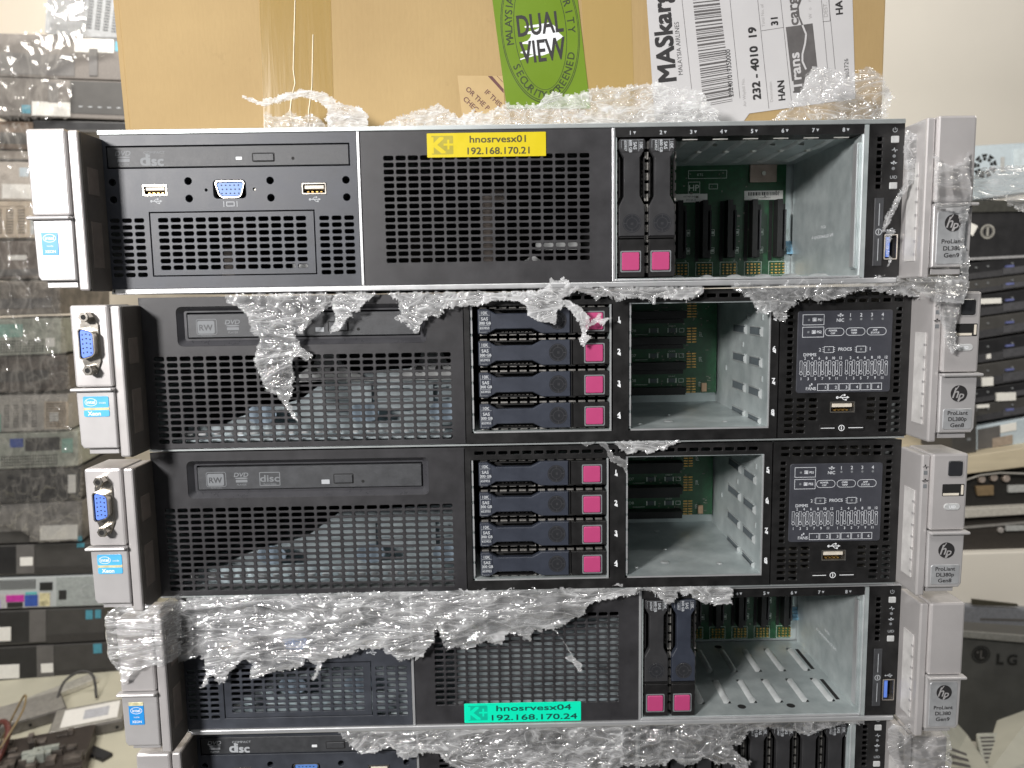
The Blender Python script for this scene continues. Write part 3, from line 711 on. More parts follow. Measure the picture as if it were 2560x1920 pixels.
def board_gen9(root, x0=279.5, x1=408, top=81.0, y=100):
    m = MB(); m.box(x0, x1, y, y+1.6, 6.5 if top > 50 else 6, top)
    b = part('backplane', m, PCB, root)
    m = MB(); m2 = MB(); m3 = MB(); m4 = MB()
    for i in range(8):
        cx = 286.5+i*16.6
        if cx > x1-3: break
        m.box(cx-2.8, cx+0.6, y-9, y, 19, 57); m.box(cx+1.6, cx+3.6, y-5, y, 19, 54); m.box(cx-5.8, cx-3.4, y-0.5, y+0.02, 17, 57)
        m2.box(cx+1.9, cx+2.9, y-9.3, y-5, 24, 50)
        for a in range(4):
            for b_ in range(4):
                xx, zz = cx-3.6+a*2.5, 8.2+b_*2.0; m3.box(xx, xx+1.0+0.4*(a % 2), y-1.2, y, zz, zz+0.8)
        m4.frame(cx-5.2, 7.0, cx+6.5, 16.4, 0.25, 0.2, y-0.1)
        for zz in (22, 34): m4.frame(cx+5.0, zz, cx+7.4, zz+4.2, 0.3, 0.1, y-0.1); m4.flat(rr(cx+5.4, zz+1.2, cx+7.0, zz+3.0), y-0.11)
        m4.text('J%d' % (i+3), cx+4.5, 17.4, 1.0, y-0.1)
    rnd = random.Random(21); mc = MB()
    for i in range(70):
        x, z = rnd.uniform(x0+2, x1-5), rnd.uniform(17, max(20, top-3)); w_, h_ = rnd.choice(((1.2, 0.7), (0.7, 1.2), (1.8, 1.2), (0.8, 0.8)))
        mc.box(x, x+w_, y-0.5, y-0.01, z, z+h_)
    part('small_components', mc, mat('small components', (0.16, 0.15, 0.13), 0.4, 0.3, 0.9, 200), b, root)
    part('drive_connector', m, BLK2, b, root); part('connector_key', m2, GLOSS, b, root); part('gold_pins', m3, GOLD, b, root)
    if top > 50:
        m4.frame(342, 72, 368, 77.5, 0.3, 0.1, y-0.1); m4.text('KTS', 350, 74.6, 1.6, y-0.1); m4.frame(342, 62, 350, 70, 0.3, 0, y-0.1); m4.frame(356, 65, 362, 68.5, 0.3, 0, y-0.1)
        m4.text('HP', 346, 66, 4, y-0.1)
        m = MB(); m.box(333, 355, y-0.4, y, 56.5, 62.0); m.box(380, 406, y-0.4, y, 57.5, 63.5); part('barcode_sticker', m, PAPER, b, root)
        m = MB(); rnd = random.Random(5)
        x = 382.5
        while x < 403: w_ = rnd.choice((0.35, 0.6, 0.9)); m.flat(rr(x, 60.3, x+w_, 62.6), y-0.45); x += w_+rnd.choice((0.35, 0.6))
        m.text('CT 435688-002', 393, 58.9, 1.0, y-0.45); m.text('HSTNM 8-BAY', 344, 60.3, 1.1, y-0.45); m.text('REV 0A 12', 344, 58.0, 1.0, y-0.45)
        part('sticker_print', m, BPR, b, root)
        m = MB(); m.box(383, 401, y-2.2, y, 69, 80.5); part('bracket_tab', m, mat('copper toned tab', (0.32, 0.25, 0.21), 0.4, 0.5), b, root, 0.3)
        m = MB().prism(circ(392, 74.6, 1.6, 14), y-3.2, y-2); part('screw', m, CHROME, b, root, 0.2)
        m = MB()
        for i in range(4): m.box(409, 414, y-2+i, y-1.2+i, 22+i*2.2-1, 23.2+i*2.2)
        part('ribbon_cable', m, mat('pale blue cable', (0.18, 0.36, 0.50), 0.5), b, root)
    part('silkscreen', m4, PCBS, b, root)

def gen9(k, label, show_left=True, carriers=('char', 'char'), slope=False):
    root = thing('rack_server', label, 'server', k, group='rack servers in the stack')
    chassis(root, 9); inner_parts(root, 9, k)
    # edges of bare steel
    m = MB(); m.box(-1, 436.5, -0.2, 5, 85.4, 88.0); part('lid_edge', m, STRIP if k else LIDM, root, bevel=0.4)
    m = MB(); m.box(3, 434.5, -1.3, 4, -0.3, 2.7); m.box(278.5, 414, -0.6, 3, 2.9, 4.1); part('bottom_rail', m, STRIP, root, bevel=0.7)
    m = MB(); m.box(138.7, 140.3, -0.4, 30, 2.9, 85.2); m.box(277.2, 278.8, -0.4, 110, 2.9, 85.2); part('divider', m, STRIP, root, bevel=0.25)
    # left media panel
    H = []
    H.append((2.9, 67.3, 134.9, 79.6, 0.3, 6))
    for x, z in ((5.3, 60.3), (5.3, 51.1), (46.5, 60.5), (46.5, 51.2), (91.0, 60.2), (91.0, 51.0), (132.2, 59.9), (132.3, 50.7)): H.append((x-2.15, z-2.15, x+2.15, z+2.15, 2.15, 5))
    H.append((55.1, 54.7, 56.9, 56.5, 0.9, 4)); H.append((81.3, 54.8, 83.1, 56.6, 0.9, 4))
    H.append((21.4, 52.7, 34.9, 58.9, 0.4, 6)); H.append((107.8, 52.3, 121.6, 58.7, 0.4, 6)); H.append((59.7, 50.8, 77.8, 61.0, 2.2, 5))
    H.append((23.9, 9.2, 114.5, 44.4, 0.3, 3))
    H += slots(5.1, 39.85, 3, 9, 6.7, 3.68, 5.5, 2.6) + slots(119.5, 39.7, 3, 9, 6.8, 3.67, 5.5, 2.6)
    m = MB().panel(0.2, 138.4, 2.9, 85.2, 0, 1.2, H); part('front_panel', m, BLKLIT, root)
    m = MB().panel(24.7, 113.7, 10.0, 43.6, 0.1, 1.3, slots(31.5, 39.8, 12, 8, 6.84, 3.68, 5.7, 2.65)); part('drive_bay_cover', m, BLKLIT, root)
    m = MB().prism(rr(3.6, 68.1, 134.2, 78.9, 0.4), 0.3, 8, 0.3); d = part('optical_drive', m, DRV, root)
    m = MB().prism(rr(82.3, 70.6, 93.6, 74.5, 0.5), -0.2, 1, 0.3); part('eject_button', m, DRV, d, root)
    m = MB().frame(81.8, 70.1, 94.1, 75.0, 0.45, 0.8, 0.26); m.flat(circ(103.9, 71.8, 0.85, 14), 0.26); part('button_gap', m, HOLE, d, root)
    m = MB().prism(rr(73.0, 71.4, 76.4, 73.0, 0.3), 0.1, 0.6, 0.1); part('drive_light', m, WHT, d, root)
    m = MB(); dvd_logo(m, 12.2, 73.2, 0.25, 1.05); disc_logo(m, 28.0, 72.6, 0.25, 1.0); part('media_logos', m, LPR if k == 4 else GPR, d, root)
    usb_port(root, 21.7, 53.0, 34.7, 58.7, BEIGE); usb_port(root, 108.1, 52.5, 121.3, 58.5, BEIGE)
    vga(root, 68.8, 55.9, 17.0, 9.3, CHROME, BLUE2, y=1.2, ears=False)
    m = MB(); usb_sign(m, 28.5, 50.0, -0.06, 0.8); usb_sign(m, 114.8, 49.8, -0.06, 0.8); m.frame(66.6, 46.7, 71.0, 49.2, 0.35, 0.2, -0.06); m.line(65.2, 46.4, 65.2, 49.5, 0.35, -0.06); m.line(72.4, 46.4, 72.4, 49.5, 0.35, -0.06)
    part('port_symbols', m, LPR, root)
    m = MB().prism(circ(82.2, 55.7, 0.8, 10), 1.2, 3); part('screw', m, CHROME, root)
    # middle vent panel
    m = MB().panel(140.5, 277.0, 2.9, 85.2, 0.3, 1.2, slots(155.6, 71.1, 17, 16, 6.665, 3.665, 5.75, 2.75, 0.95), ch=0.2); part('vent_panel', m, BLK, root)
    # drive cage
    m = MB()
    for x in (278.9, 413.1):
        m.box(x, x+0.9, 0.4, 100, 4.2, 84)
    m.box(279.8, 413.1, 0.4, 100, 3.6, 4.4); m.box(279.8, 413.1, 0.4, 100, 80.6, 81.4)
    m.box(279.8, 414, 101.8, 102.5, 4, 81); m.box(414.2, 416.6, -0.5, 8, 3.0, 85.0); m.box(411.8, 413.0, 1.5, 7, 8, 76)
    cg = part('drive_cage', m, ZINC, root)
    m = MB(); m.box(411.2, 411.7, 2, 6.5, 9, 76); m.box(413.95, 414.15, -0.6, 2, 4, 83); part('cage_lip', m, STRIP, cg, root)
    m = MB()
    for i in range(8):
        cx = 286.5+i*16.6
        for ya, yb in ((14, 44), (54, 88)):
            if cx < 405:
                for z0, z1 in ((4.4, 5.3),) if True else (): 
                    n_ = 10; V = []; 
                    for q in range(n_+1):
                        tt = q/n_; yy = ya+(yb-ya)*tt; hh = 1.9*math.sin(math.pi*min(1, max(0, tt*1.0)))**0.35 if 0 < tt < 1 else 0
                        V += [(cx-2.3, yy, 4.4), (cx, yy, 4.4+hh), (cx+2.3, yy, 4.4)]
                    F = []
                    for q in range(n_):
                        F += [(q*3, q*3+1, q*3+4, q*3+3), (q*3+1, q*3+2, q*3+5, q*3+4)]
                    m.add(V, F)
                    m.add([(x, y_, 85.0-z) for x, y_, z in V], [f[::-1] for f in F])
    m.sm = True
    part('pressed_rib', m, mat('lit rib zinc', (0.66, 0.69, 0.69), 0.38, 0.35), cg, root)  # ribs paler than the cage zinc; the light they catch is in the colour
    m = MB()
    for i in range(2, 8):
        for cy in (9, 48):
            cx = 289+i*16.6+(0 if cy == 9 else -3)
            if cx < 410: m.add([(x, y_, 80.55) for x, y_ in circ(cx, cy, 2.4, 12)]+[(x, y_, 79.6) for x, y_ in circ(cx, cy, 1.5, 12)], [tuple(range(12, 24))[::-1]]+[(q, 12+q, 12+(q+1) % 12, (q+1) % 12) for q in range(12)])
        cx = 284+i*16.6
        if i in (3, 5, 6): m.add([(cx, 26, 80.5), (cx+8, 26, 80.5), (cx+6, 22, 78.6)], [(0, 2, 1)])
        m.box(283+i*16.6, 291+i*16.6, 3, 4.2, 78.9, 79.4)
    part('ceiling_dimple', m, mat('lit toned zinc', (0.62, 0.62, 0.58), 0.35, 0.4), cg, root)  # dimples coloured bright to stand in for specular dots and rib highlights
    hv = []
    for cx, cy in ((344, 10), (375, 10), (330, 92), (352, 92)):
        P = circ(cx, cy, 2.6, 16); hv.append(P)
    m = MB()
    for P in hv: m.add([(x, y_, 4.47) for x, y_ in P], [tuple(range(16))])
    for ya, yb in ((16, 42), (56, 86)):
        m.add([(406.3, ya, 4.5), (408.8, ya, 4.5), (408.8, yb, 4.5), (406.3, yb, 4.5)], [(0, 1, 2, 3)])
    part('punched_hole', m, HOLE, cg, root)
    m = MB()                                # clip marks and small ink print on the side wall
    V = MB()
    vs, fs = glyphs('6053A2627301')
    for tx, tz, sc_, st in ((30, 30, 2.2, 'hp ANSUNWWT01 PHI'), (16, 35.5, 1.8, '6AC2P')):
        vs, fs = glyphs(st); kk = sc_/_capH
        V.add([(413.0, tx+36-v[0]*kk*1.0, tz-v[1]*kk*0.9) for v in vs], fs)
    part('ink_print', V, WHT, cg, root)
    board_gen9(root)
    # top band with bay numbers
    m = MB().box(279.2, 414, -0.3, 14, 80.3, 85.1); part('number_band', m, BLK2, root)
    m = MB()
    for i, x in enumerate((287.9, 304.5, 320.9, 337.3, 353.9, 370.6, 387.2, 403.7)):
        m = MB().text(str(i+1), x-0.9, 82.5, 2.0, -0.35, bold=0.08); m.flat([(x+0.6, 83.2), (x+1.4, 81.7), (x+2.2, 83.2)], -0.35)
        part('bay_number', m, LPR, root)
    pos = 280.9
    for i, c in enumerate(carriers):
        if c: carrier(root, c, mm(280.7+i*16.6, 1.5, 4.9), label={'char': 'charcoal drive carrier', 'navy600': 'slate blue drive carrier'}[c] if k == 3 else None)
    # control panel
    H = [(421.1, 76.0-i*3.6, 424.3, 78.7-i*3.6, 0.5) for i in range(8)] + [(426.7, 12.3, 434.7, 26.6, 0.4, 6)]
    m = MB().panel(417.0, 436.0, 3.0, 85.4, -0.4, 1.2, H); part('control_panel', m, BLK2, root)
    for z0, z1, nm in ((75.1, 78.8, 'power_button'), (50.6, 54.2, 'locator_button')):
        m = MB().prism(rr(428.6, z0, 432.9, z1, 0.5), -1.1, 0, 0.3); part(nm, m, GPL, root)
    m = MB(); power_sign(m, 430.6, 82.0, -0.5, 0.95); pulse_sign(m, 430.8, 71.4, -0.5, 0.8); net_sign(m, 430.6, 64.8, -0.5, 0.7); m.text('UID', 430.8, 57.0, 1.6, -0.5); usb_sign(m, 430.6, 28.6, -0.5, 0.6)
    m.flat(rr(423.3, 31, 423.7, 43), -1.05); m.flat(rr(423.3, 12, 423.7, 24), -1.05); info_sign(m, 423.5, 27.6, -1.05, 0.95)
    part('control_symbols', m, LPR, root)
    m = MB(); m.prism(circ(430.7, 68.2, 0.9, 10), -0.5, 0); m.prism(circ(430.5, 61.6, 0.9, 10), -0.5, 0); part('status_light', m, GPR, root)
    m = MB().prism(rr(420.9, 9.1, 426.0, 46.0, 0.3), -1.0, 1, 0.25); part('pull_tag', m, DRV, root)
    p = usb_port(root, 427.0, 12.6, 434.4, 26.3, BLUE, y=-0.4, vertical=True)
    ear(root, 'L', 9); ear(root, 'R', 9)
    return root

# zoomed print positions of the health display mapped to millimetres
def disp_map(zx, zy):
    tx = (zy-255)/632.0
    xl = 371.1+(370.9-371.1)*tx; lx = 310+(290-310)*tx; rx_ = 1060+(1035-1060)*tx; xr = 425.25
    s_ = (zx-lx)/(rx_-lx)
    return xl+(xr-xl)*s_, 74.6-46.9*tx-0.6*s_*(1-tx)*0 

def gen8(k, label):
    root = thing('rack_server', label, 'server', k, group='rack servers in the stack')
    chassis(root, 8); inner_parts(root, 8, k)
    H = slots(9.4, 53.1, 23, 14, 7.335, 3.64, 6.25, 2.85, 1.05)
    m = MB()
    m.panel(0.2, 181.0, 1.7, 87.6, 0, 1.2, H + [(20.6, 60.0, 160.4, 82.3, 3.0, 1.2)], ch=0.22)
    m.ring(rr(20.6, 60.0, 160.4, 82.3, 3.0), rr(20.6, 60.0, 160.4, 82.3, 3.0), 0.1)
    m.add([], [])
    part('front_panel', m, BLK, root)
    A = rr(20.75, 60.15, 160.25, 82.15, 3.0); B = rr(23.6, 63.0, 157.4, 79.8, 1.4); n_ = len(A)
    m = MB().add([(x, 0.2, z) for x, z in A]+[(x, 3.6, z) for x, z in B], [(i, (i+1) % n_, n_+(i+1) % n_, n_+i) for i in range(n_)]); m.sm = False; m.ring(B, rr(25.0, 64.1, 156.4, 78.9, 0.8), 3.6); m.wall(rr(25.0, 64.1, 156.4, 78.9, 0.8), 3.6, 7); m.sm = False
    part('drive_recess', m, mat('glossier black rim', (0.045, 0.045, 0.05), 0.28, 0, 0.1), root)
    m = MB().prism(rr(25.8, 64.7, 156.0, 78.0, 0.4), 2.2, 9, 0.35); d = part('optical_drive', m, DRV, root)
    m = MB().prism(rr(105.2, 67.6, 115.8, 72.4, 0.5), 1.5, 3, 0.3); part('eject_button', m, DRV, d, root)
    m = MB().frame(104.6, 67.0, 116.4, 73.0, 0.5, 0.8, 2.16); m.flat(circ(121.7, 68.2, 0.9, 14), 2.16); part('button_gap', m, HOLE, d, root)
    m = MB().prism(rr(97.6, 67.0, 102.4, 69.6, 0.3), 1.9, 2.6, 0.1); part('drive_light', m, LPR, d, root)
    m = MB().prism(rr(31.4, 67.0, 40.9, 74.2, 1.0), 2.14, 2.3); dvd_logo(m, 51.2, 70.9, 2.14, 1.05); disc_logo(m, 67.6, 70.6, 2.14, 0.93, True); m.frame(30.7, 66.4, 42.3, 75.2, 0.3, 1.2, 2.13); m.text('ReWritable', 36.4, 65.9, 0.9, 2.13)
    part('media_logos', m, GPR, d, root)
    m = MB().text('RW', 36.1, 70.4, 3.2, 2.08, bold=0.08); part('logo_knockout', m, DRV, d, root)
    # drive section
    H = [(187.2+i*6.94-0.2, 82.9, 187.2+i*6.94+5.4, 85.3, 0.7) for i in range(25)]
    H = [h for h in H if h[2] < 357]
    m = MB().panel(181.5, 360.4, 1.7, 87.8, -0.4, 1.2, H+[(184.6, 7.5, 266.0, 80.2, 0.3, 2.5), (274.6, 7.4, 355.9, 81.0, 0.3, 2.5)]); part('bay_frame', m, BLK2, root)
    m = MB()
    for a, b_ in ((184.9, 264.9), (275.2, 355.7)):
        m.box(a, a+1.0, 1.0, 106, 8.4, 80.6); m.box(b_-0.9, b_, -0.2, 106, 8.4, 80.6); m.box(a+1.0, b_-0.9, -0.2, 106, 7.5, 8.5); m.box(a+1.0, b_-0.9, 1.0, 106, 80.0, 80.8)
        m.box(a, b_, 106, 107, 7.5, 81)
    cg = part('drive_cage', m, ZINC, root)
    m = MB(); m.box(276.0, 355.6, -0.45, -0.15, 7.6, 8.5); m.box(354.9, 355.7, -0.45, -0.15, 8.6, 80.4); m.box(187, 264.0, -0.45, -0.15, 7.6, 8.5); m.box(264.1, 264.9, -0.45, -0.15, 7.6, 79.8)
    for i in range(8): m.box(275.1, 276.3, 0.6, 2.2, 10+i*9.1, 17.4+i*9.1); m.box(185.0, 186.2, 0.6, 2.2, 10+i*9.1, 17.4+i*9.1)
    part('cage_lip', m, STRIP, cg, root)
    m = MB(); m2 = MB(); xw = 354.75; xs_ = xw-0.06
    for z in (62.5, 44.3, 26.0, 9.8):
        for ya, yb in ((13, 33), (42, 66)):
            hh = 2.2 if z > 12 else 1.3
            m.add([(xs_, ya, z-hh), (xs_, yb, z-hh), (xs_, yb, z+hh), (xs_, ya, z+hh)], [(0, 1, 2, 3)])
            a0 = ya-3.5; m2.add([(xw, a0, z-hh-0.9), (xw-1.5, a0+1.6, z-hh*0.6), (xw-1.5, a0+1.6, z+hh*0.6), (xw, a0, z+hh+0.9), (xw-0.1, ya, z-hh), (xw-0.1, ya, z+hh)], [(0, 1, 2, 3), (1, 4, 5, 2)])
            m2.box(xw-0.5, xw, ya, yb, z-hh-0.7, z-hh); m2.box(xw-0.5, xw, ya, yb, z+hh, z+hh+0.7)
    for z, y_ in ((71, 10), (71, 37), (53, 45), (35, 9), (35, 80)): m2.box(xw-0.4, xw, y_, y_+2, z-1.6, z+1.6)
    part('slot_opening', m, mat('slot shade', (0.10, 0.12, 0.13), 0.6, 0.3), cg, root); part('pressed_tab', m2, mat('zinc tab', (0.5, 0.53, 0.53), 0.35, 0.6), cg, root)
    m = MB()
    for cx, cy, r_ in ((303, 22, 3.2), (284, 14, 1.6), (336, 18, 2.0), (308, 46, 1.6), (310, 84, 2.2)):
        m.add([(x, y_, 8.6) for x, y_ in circ(cx, cy, r_, 14)]+[(x, y_, 9.3) for x, y_ in circ(cx, cy, r_*0.6, 14)], [tuple(range(14, 28))]+[(i, (i+1) % 14, 14+(i+1) % 14, 14+i) for i in range(14)])
    part('floor_dimple', m, mat('zinc tab', (0.5, 0.53, 0.53), 0.35, 0.6), cg, root)
    # backplane, boards lie level here
    y = 100
    m = MB().box(276.2, 353.5, y, y+1.5, 15.5, 80); b = part('backplane', m, PCB, root)
    m = MB(); m3 = MB(); m4 = MB(); m5 = MB()
    for i in range(5):
        z = 18.5+i*17.6
        if z > 78: break
        m.box(276.5, 330, y-8, y, z-3.2, z+0.8); m.box(276.5, 329, y-5, y, z+1.2 - 7.6, z-3.6) if i else None
        m.box(277, 330.5, y-9, y, z+0.8, z+2.0)
        for a in range(2):
            for q in range(6): m3.box(332.5+a*3.6, 335.2+a*3.6, y-1, y, z-2.6+q*1.9, z-1.9+q*1.9)
        if z+8 < 79:
            m4.text('J%d' % (10-i), 283, z+6.2, 2.0, y-0.12); m4.text('HDD%d' % (8-i), 293, z+6.4, 2.0, y-0.12); m4.flat(rr(296, z+3.2, 305, z+3.5), y-0.12); m4.flat(rr(289, z+3.2, 292, z+4.0), y-0.12)
            for xx in (309, 322): m5.box(xx-2.4, xx+2.4, y-1, y, z+4.8, z+7.6); m4.flat(rr(xx-3.3, z+4.6, xx-2.6, z+7.8), y-1.02); m4.flat(rr(xx+2.6, z+4.6, xx+3.3, z+7.8), y-1.02)
            m4.frame(327, z+4.6, 330.5, z+7.4, 0.25, 0.1, y-0.12); m4.text('C42 R19', 322, z+9.0, 0.9, y-0.12)
            part('board_number', MB().text('J%d' % (59-i), 342, z+3, 1.8, y-0.12, rot=90), PCBS, b, root)
    rnd = random.Random(22); mc = MB()
    for i in range(90):
        x, zq = rnd.uniform(307, 350), rnd.uniform(17, 78); w_, h_ = rnd.choice(((1.2, 0.7), (0.7, 1.2), (1.8, 0.5), (0.6, 0.6)))
        mc.box(x, x+w_, y-0.4, y-0.01, zq, zq+h_)
    part('small_components', mc, mat('small components', (0.16, 0.15, 0.13), 0.4, 0.3, 0.9, 200), b, root)
    part('drive_connector', m, BLK2, b, root); part('gold_pins', m3, GOLD, b, root); part('silkscreen', m4, PCBS, b, root); part('chip', m5, mat('chip', (0.05, 0.07, 0.075), 0.4), b, root)
    m = MB().box(343, 346.5, y-1.5, y, 16.5, 22.5); part('edge_tab', m, mat('copper tab', (0.5, 0.32, 0.2), 0.4, 0.3), b, root)
    m = MB()
    for i in range(4):
        z = 71.2-i*18.2
        m.text(str(i+1), 269.2, z+0.4, 2.6, -0.5, bold=0.1); m.flat([(270.2, z-2.2), (268.2, z-1.2+0.0), (270.2, z-0.8+0.6)], -0.5)
        m2 = MB().text(str(i+5), 357.9, z+0.4, 2.6, -0.5, bold=0.1); m2.flat([(358.9, z-2.2), (356.9, z-1.2), (358.9, z-0.2)], -0.5); part('bay_number', m2, WHT, root)
        part('bay_number', m, WHT, root); m = MB()
    for i in range(4):       # upright carrier laid on its side, label to the left
        M = mm(264.0, 1.2, 64.0-18.1*i) @ Matrix.Rotation(rad(-90), 4, 'Y')
        carrier(root, 'navy', M)
    # right section
    H = [(368.1+i*6.72-2.6, 82.6, 368.1+i*6.72+2.6, 84.9, 0.7) for i in range(10)] + [(368.1+i*6.72-2.6, 78.8, 368.1+i*6.72+2.6, 81.2, 0.7) for i in range(10)]
    for i in range(14):
        z = 74.9-i*3.6
        if z > 27: H.append((365.4, z-1.2, 368.9, z+1.2, 0.6)); H.append((427.4, z-1.2, 431.0, z+1.2, 0.6))
    for r_ in range(6):
        z = 23.4-r_*3.66
        for c in range(3):
            if c < 2 or r_ < 4: H.append((364.7+c*7.0, z-1.2, 369.9+c*7.0, z+1.2, 0.7)); 
            if (c > 0) or r_ < 4: H.append((412.4+c*7.2, z-1.2, 417.6+c*7.2, z+1.2, 0.7))
    H.append((390.9, 15.5, 405.7, 22.4, 0.4, 6))
    m = MB().panel(361.2, 436.0, 1.7, 87.8, -0.2, 1.2, H); part('side_panel', m, BLK2, root)
    m = MB().box(366, 424, 8, 9, 3, 85); part('card_cage', m, mat('dusty metal', (0.13, 0.12, 0.10), 0.5, 0.4, 0.6, 300), root)
    m = MB().prism(rr(371.0, 27.5, 425.3, 74.5, 1.6), -0.8, 0.5, 0.25); dp = part('status_display', m, mat('charcoal display film', (0.040, 0.042, 0.052), 0.42, 0, 0.12, 100), root)
    m = MB(); yy = -0.86
    def U(x, y_): return disp_map(x, y_)
    def fr(x0, y0, x1, y1, r, t=0.32):
        a = U((x0+x1)/2, (y0+y1)/2); sx_ = 54.2/748; sz_ = 46.9/632
        m.frame(a[0]-(x1-x0)/2*sx_, a[1]-(y1-y0)/2*sz_, a[0]+(x1-x0)/2*sx_, a[1]+(y1-y0)/2*sz_, t, r, yy)
    def tx(s_, x, y_, h, **kw):
        a = U(x, y_); m.text(s_, a[0], a[1], h, yy, bold=0.05, **kw)
    fr(343, 283, 514, 365, 0.2); fr(340, 378, 511, 459, 0.2)
    tx('PS1', 480, 325, 1.35); tx('PS2', 474, 418, 1.35)
    for x, y_ in ((437, 323), (431, 418)): a = U(x, y_); m.frame(a[0]-1.1, a[1]-1.0, a[0]+1.1, a[1]+1.0, 0.3, 0.1, yy); m.flat(rr(a[0]-0.6, a[1]-0.7, a[0]+0.7, a[1]+0.5), yy)
    a = U(643, 290); net_sign(m, a[0], a[1], yy, 0.75); tx('NIC', 641, 330, 1.75)
    for i, x in enumerate((721, 806, 891, 976)): tx(str(i+1), x, 292, 1.9)
    for x0, x1, t1, t2 in ((517, 672, 'POWER', 'CAP'), (684, 838, 'OVER', 'TEMP'), (850, 1006, 'AMP', 'STATUS')):
        fr(x0, 389, x1, 450, 2.2); tx(t1, (x0+x1)/2-12, 409, 0.95); tx(t2, (x0+x1)/2-12, 430, 0.95)
    fr(511, 530, 589, 580, 0.3); fr(766, 530, 843, 580, 0.3)
    for x in (511, 589, 766, 843):
        for dz in (540, 555, 570):
            a = U(x, dz); sg = -1 if x in (511, 766) else 1; m.line(a[0], a[1], a[0]+sg*0.8, a[1], 0.25, yy)
    tx('2', 480, 555, 1.8); tx('PROCS', 678, 553, 1.75); tx('1', 877, 553, 1.8); tx('DIMMS', 400, 592, 1.7)
    for g in range(2):
        for j in range(6):
            xe = 362+g*360+j*56.5; xo = 330+g*360+j*56.5
            tx(str(2*j+2), xe, 620, 1.5, sx=0.9); tx(str(2*j+1), xo, 778, 1.5, sx=0.9)
            a = U(xe, 660); m.cring(a[0], a[1], 1.0, 0.3, yy-0.01, 14); a = U(xo, 736); m.cring(a[0], a[1], 1.0, 0.3, yy-0.01, 14)
            for xc, ya, yb in ((xo, 637, 722), (xe, 675, 760)):
                a = U(xc, (ya+yb)/2); h2 = (yb-ya)/2*46.9/632; m.frame(a[0]-0.75, a[1]-h2, a[0]+0.75, a[1]+h2, 0.24, 0.05, yy)
    tx('FANS', 408, 855, 1.7); a = U(408, 826); m.flat(rr(a[0]-0.9, a[1]-0.9, a[0]-0.1, a[1]+0.1), yy); m.flat(rr(a[0]+0.1, a[1]-0.2, a[0]+0.9, a[1]+0.9), yy)
    for i in range(6): fr(458+i*86, 818, 541+i*86, 873, 0.1); tx(str(i+1), 522+i*84, 847, 1.6)
    part('display_print', m, mat('display print', (0.50, 0.52, 0.55), 0.5), dp, root)
    m = MB()
    for x, y_ in ((393, 325), (388, 418), (721, 325), (806, 325), (891, 325), (976, 325), (550, 555), (805, 555)): a = U(x, y_); m.flat(circ(a[0], a[1], 0.7, 10), yy)
    part('status_light', m, GPR, dp, root)
    usb_port(root, 391.1, 15.8, 405.5, 22.2, BEIGE)
    m = MB(); usb_sign(m, 398.2, 24.6, -0.26, 0.95); m.flat(rr(386, 6.7, 394, 7.1), -0.66); m.flat(rr(402, 6.7, 410.5, 7.1), -0.66); info_sign(m, 398.0, 6.9, -0.66, 0.95); part('port_symbols', m, WHT, root)
    m = MB().prism(rr(385.2, 5.2, 411.6, 8.9, 0.3), -0.6, 1, 0.2); part('pull_tag', m, BLK2, root)
    ear(root, 'L', 8); ear(root, 'R', 8)
    return root

s1 = gen9(0, 'topmost rack server with the yellow address label, two drives beside its empty bay')
s2 = gen8(1, 'rack server right below the topmost one, torn film hanging over its disc drive')
s3 = gen8(2, 'middle rack server, its disc drive and drive bays clear of film')
s4 = gen9(3, 'rack server with the turquoise address label, left half covered in crumpled film', carriers=('char', 'navy600'))
s5 = gen9(4, 'lowest rack server, cut by the bottom of the picture, full row of dark drives', carriers=('char',)*8)

# address labels
def addr_label(root, x0, z0, x1, z1, base, ghost, ink, t1, t2, y, wide):
    m = MB().prism(rr(x0, z0, x1, z1, 0.5), y-0.25, y+0.05, 0.06); l_ = part('address_label', m, base, root)
    w_ = x1-x0; h_ = z1-z0
    m = MB().prism(rr(x0+2.4, z0+1.6, x0+14.2, z1-1.4, 0.4), y-0.28, y-0.2); part('label_logo_block', m, ghost, l_, root)
    m = MB().text('K', x0+6.0, (z0+z1)/2, h_*0.62, y-0.31, bold=0.35, sx=1.2); m.text('+', x0+11.6, (z0+z1)/2+0.2, h_*0.55, y-0.31, bold=0.15); part('label_logo', m, base, l_, root)
    m = MB().text(t1, x0+w_*0.595, z1-h_*0.27, h_*0.27, y-0.3, fit=w_*wide[0], bold=0.1); m.text(t2, x0+w_*0.6, z0+h_*0.25, h_*0.27, y-0.3, fit=w_*wide[1], bold=0.1); part('label_print', m, ink, l_, root)
addr_label(s1, 176.8, 71.0, 241.3, 83.8, YEL, YEL2, mat('ink on yellow', (0.06, 0.05, 0.01), 0.5), 'hnosrvesx01', '192.168.170.21', 0.1, (0.47, 0.52))
addr_label(s4, 170.2, 3.3, 241.8, 15.8, TEAL, TEAL2, mat('ink on turquoise', (0.0, 0.06, 0.05), 0.5), 'hnosrvesx04', '192.168.170.24', 0.1, (0.64, 0.73))

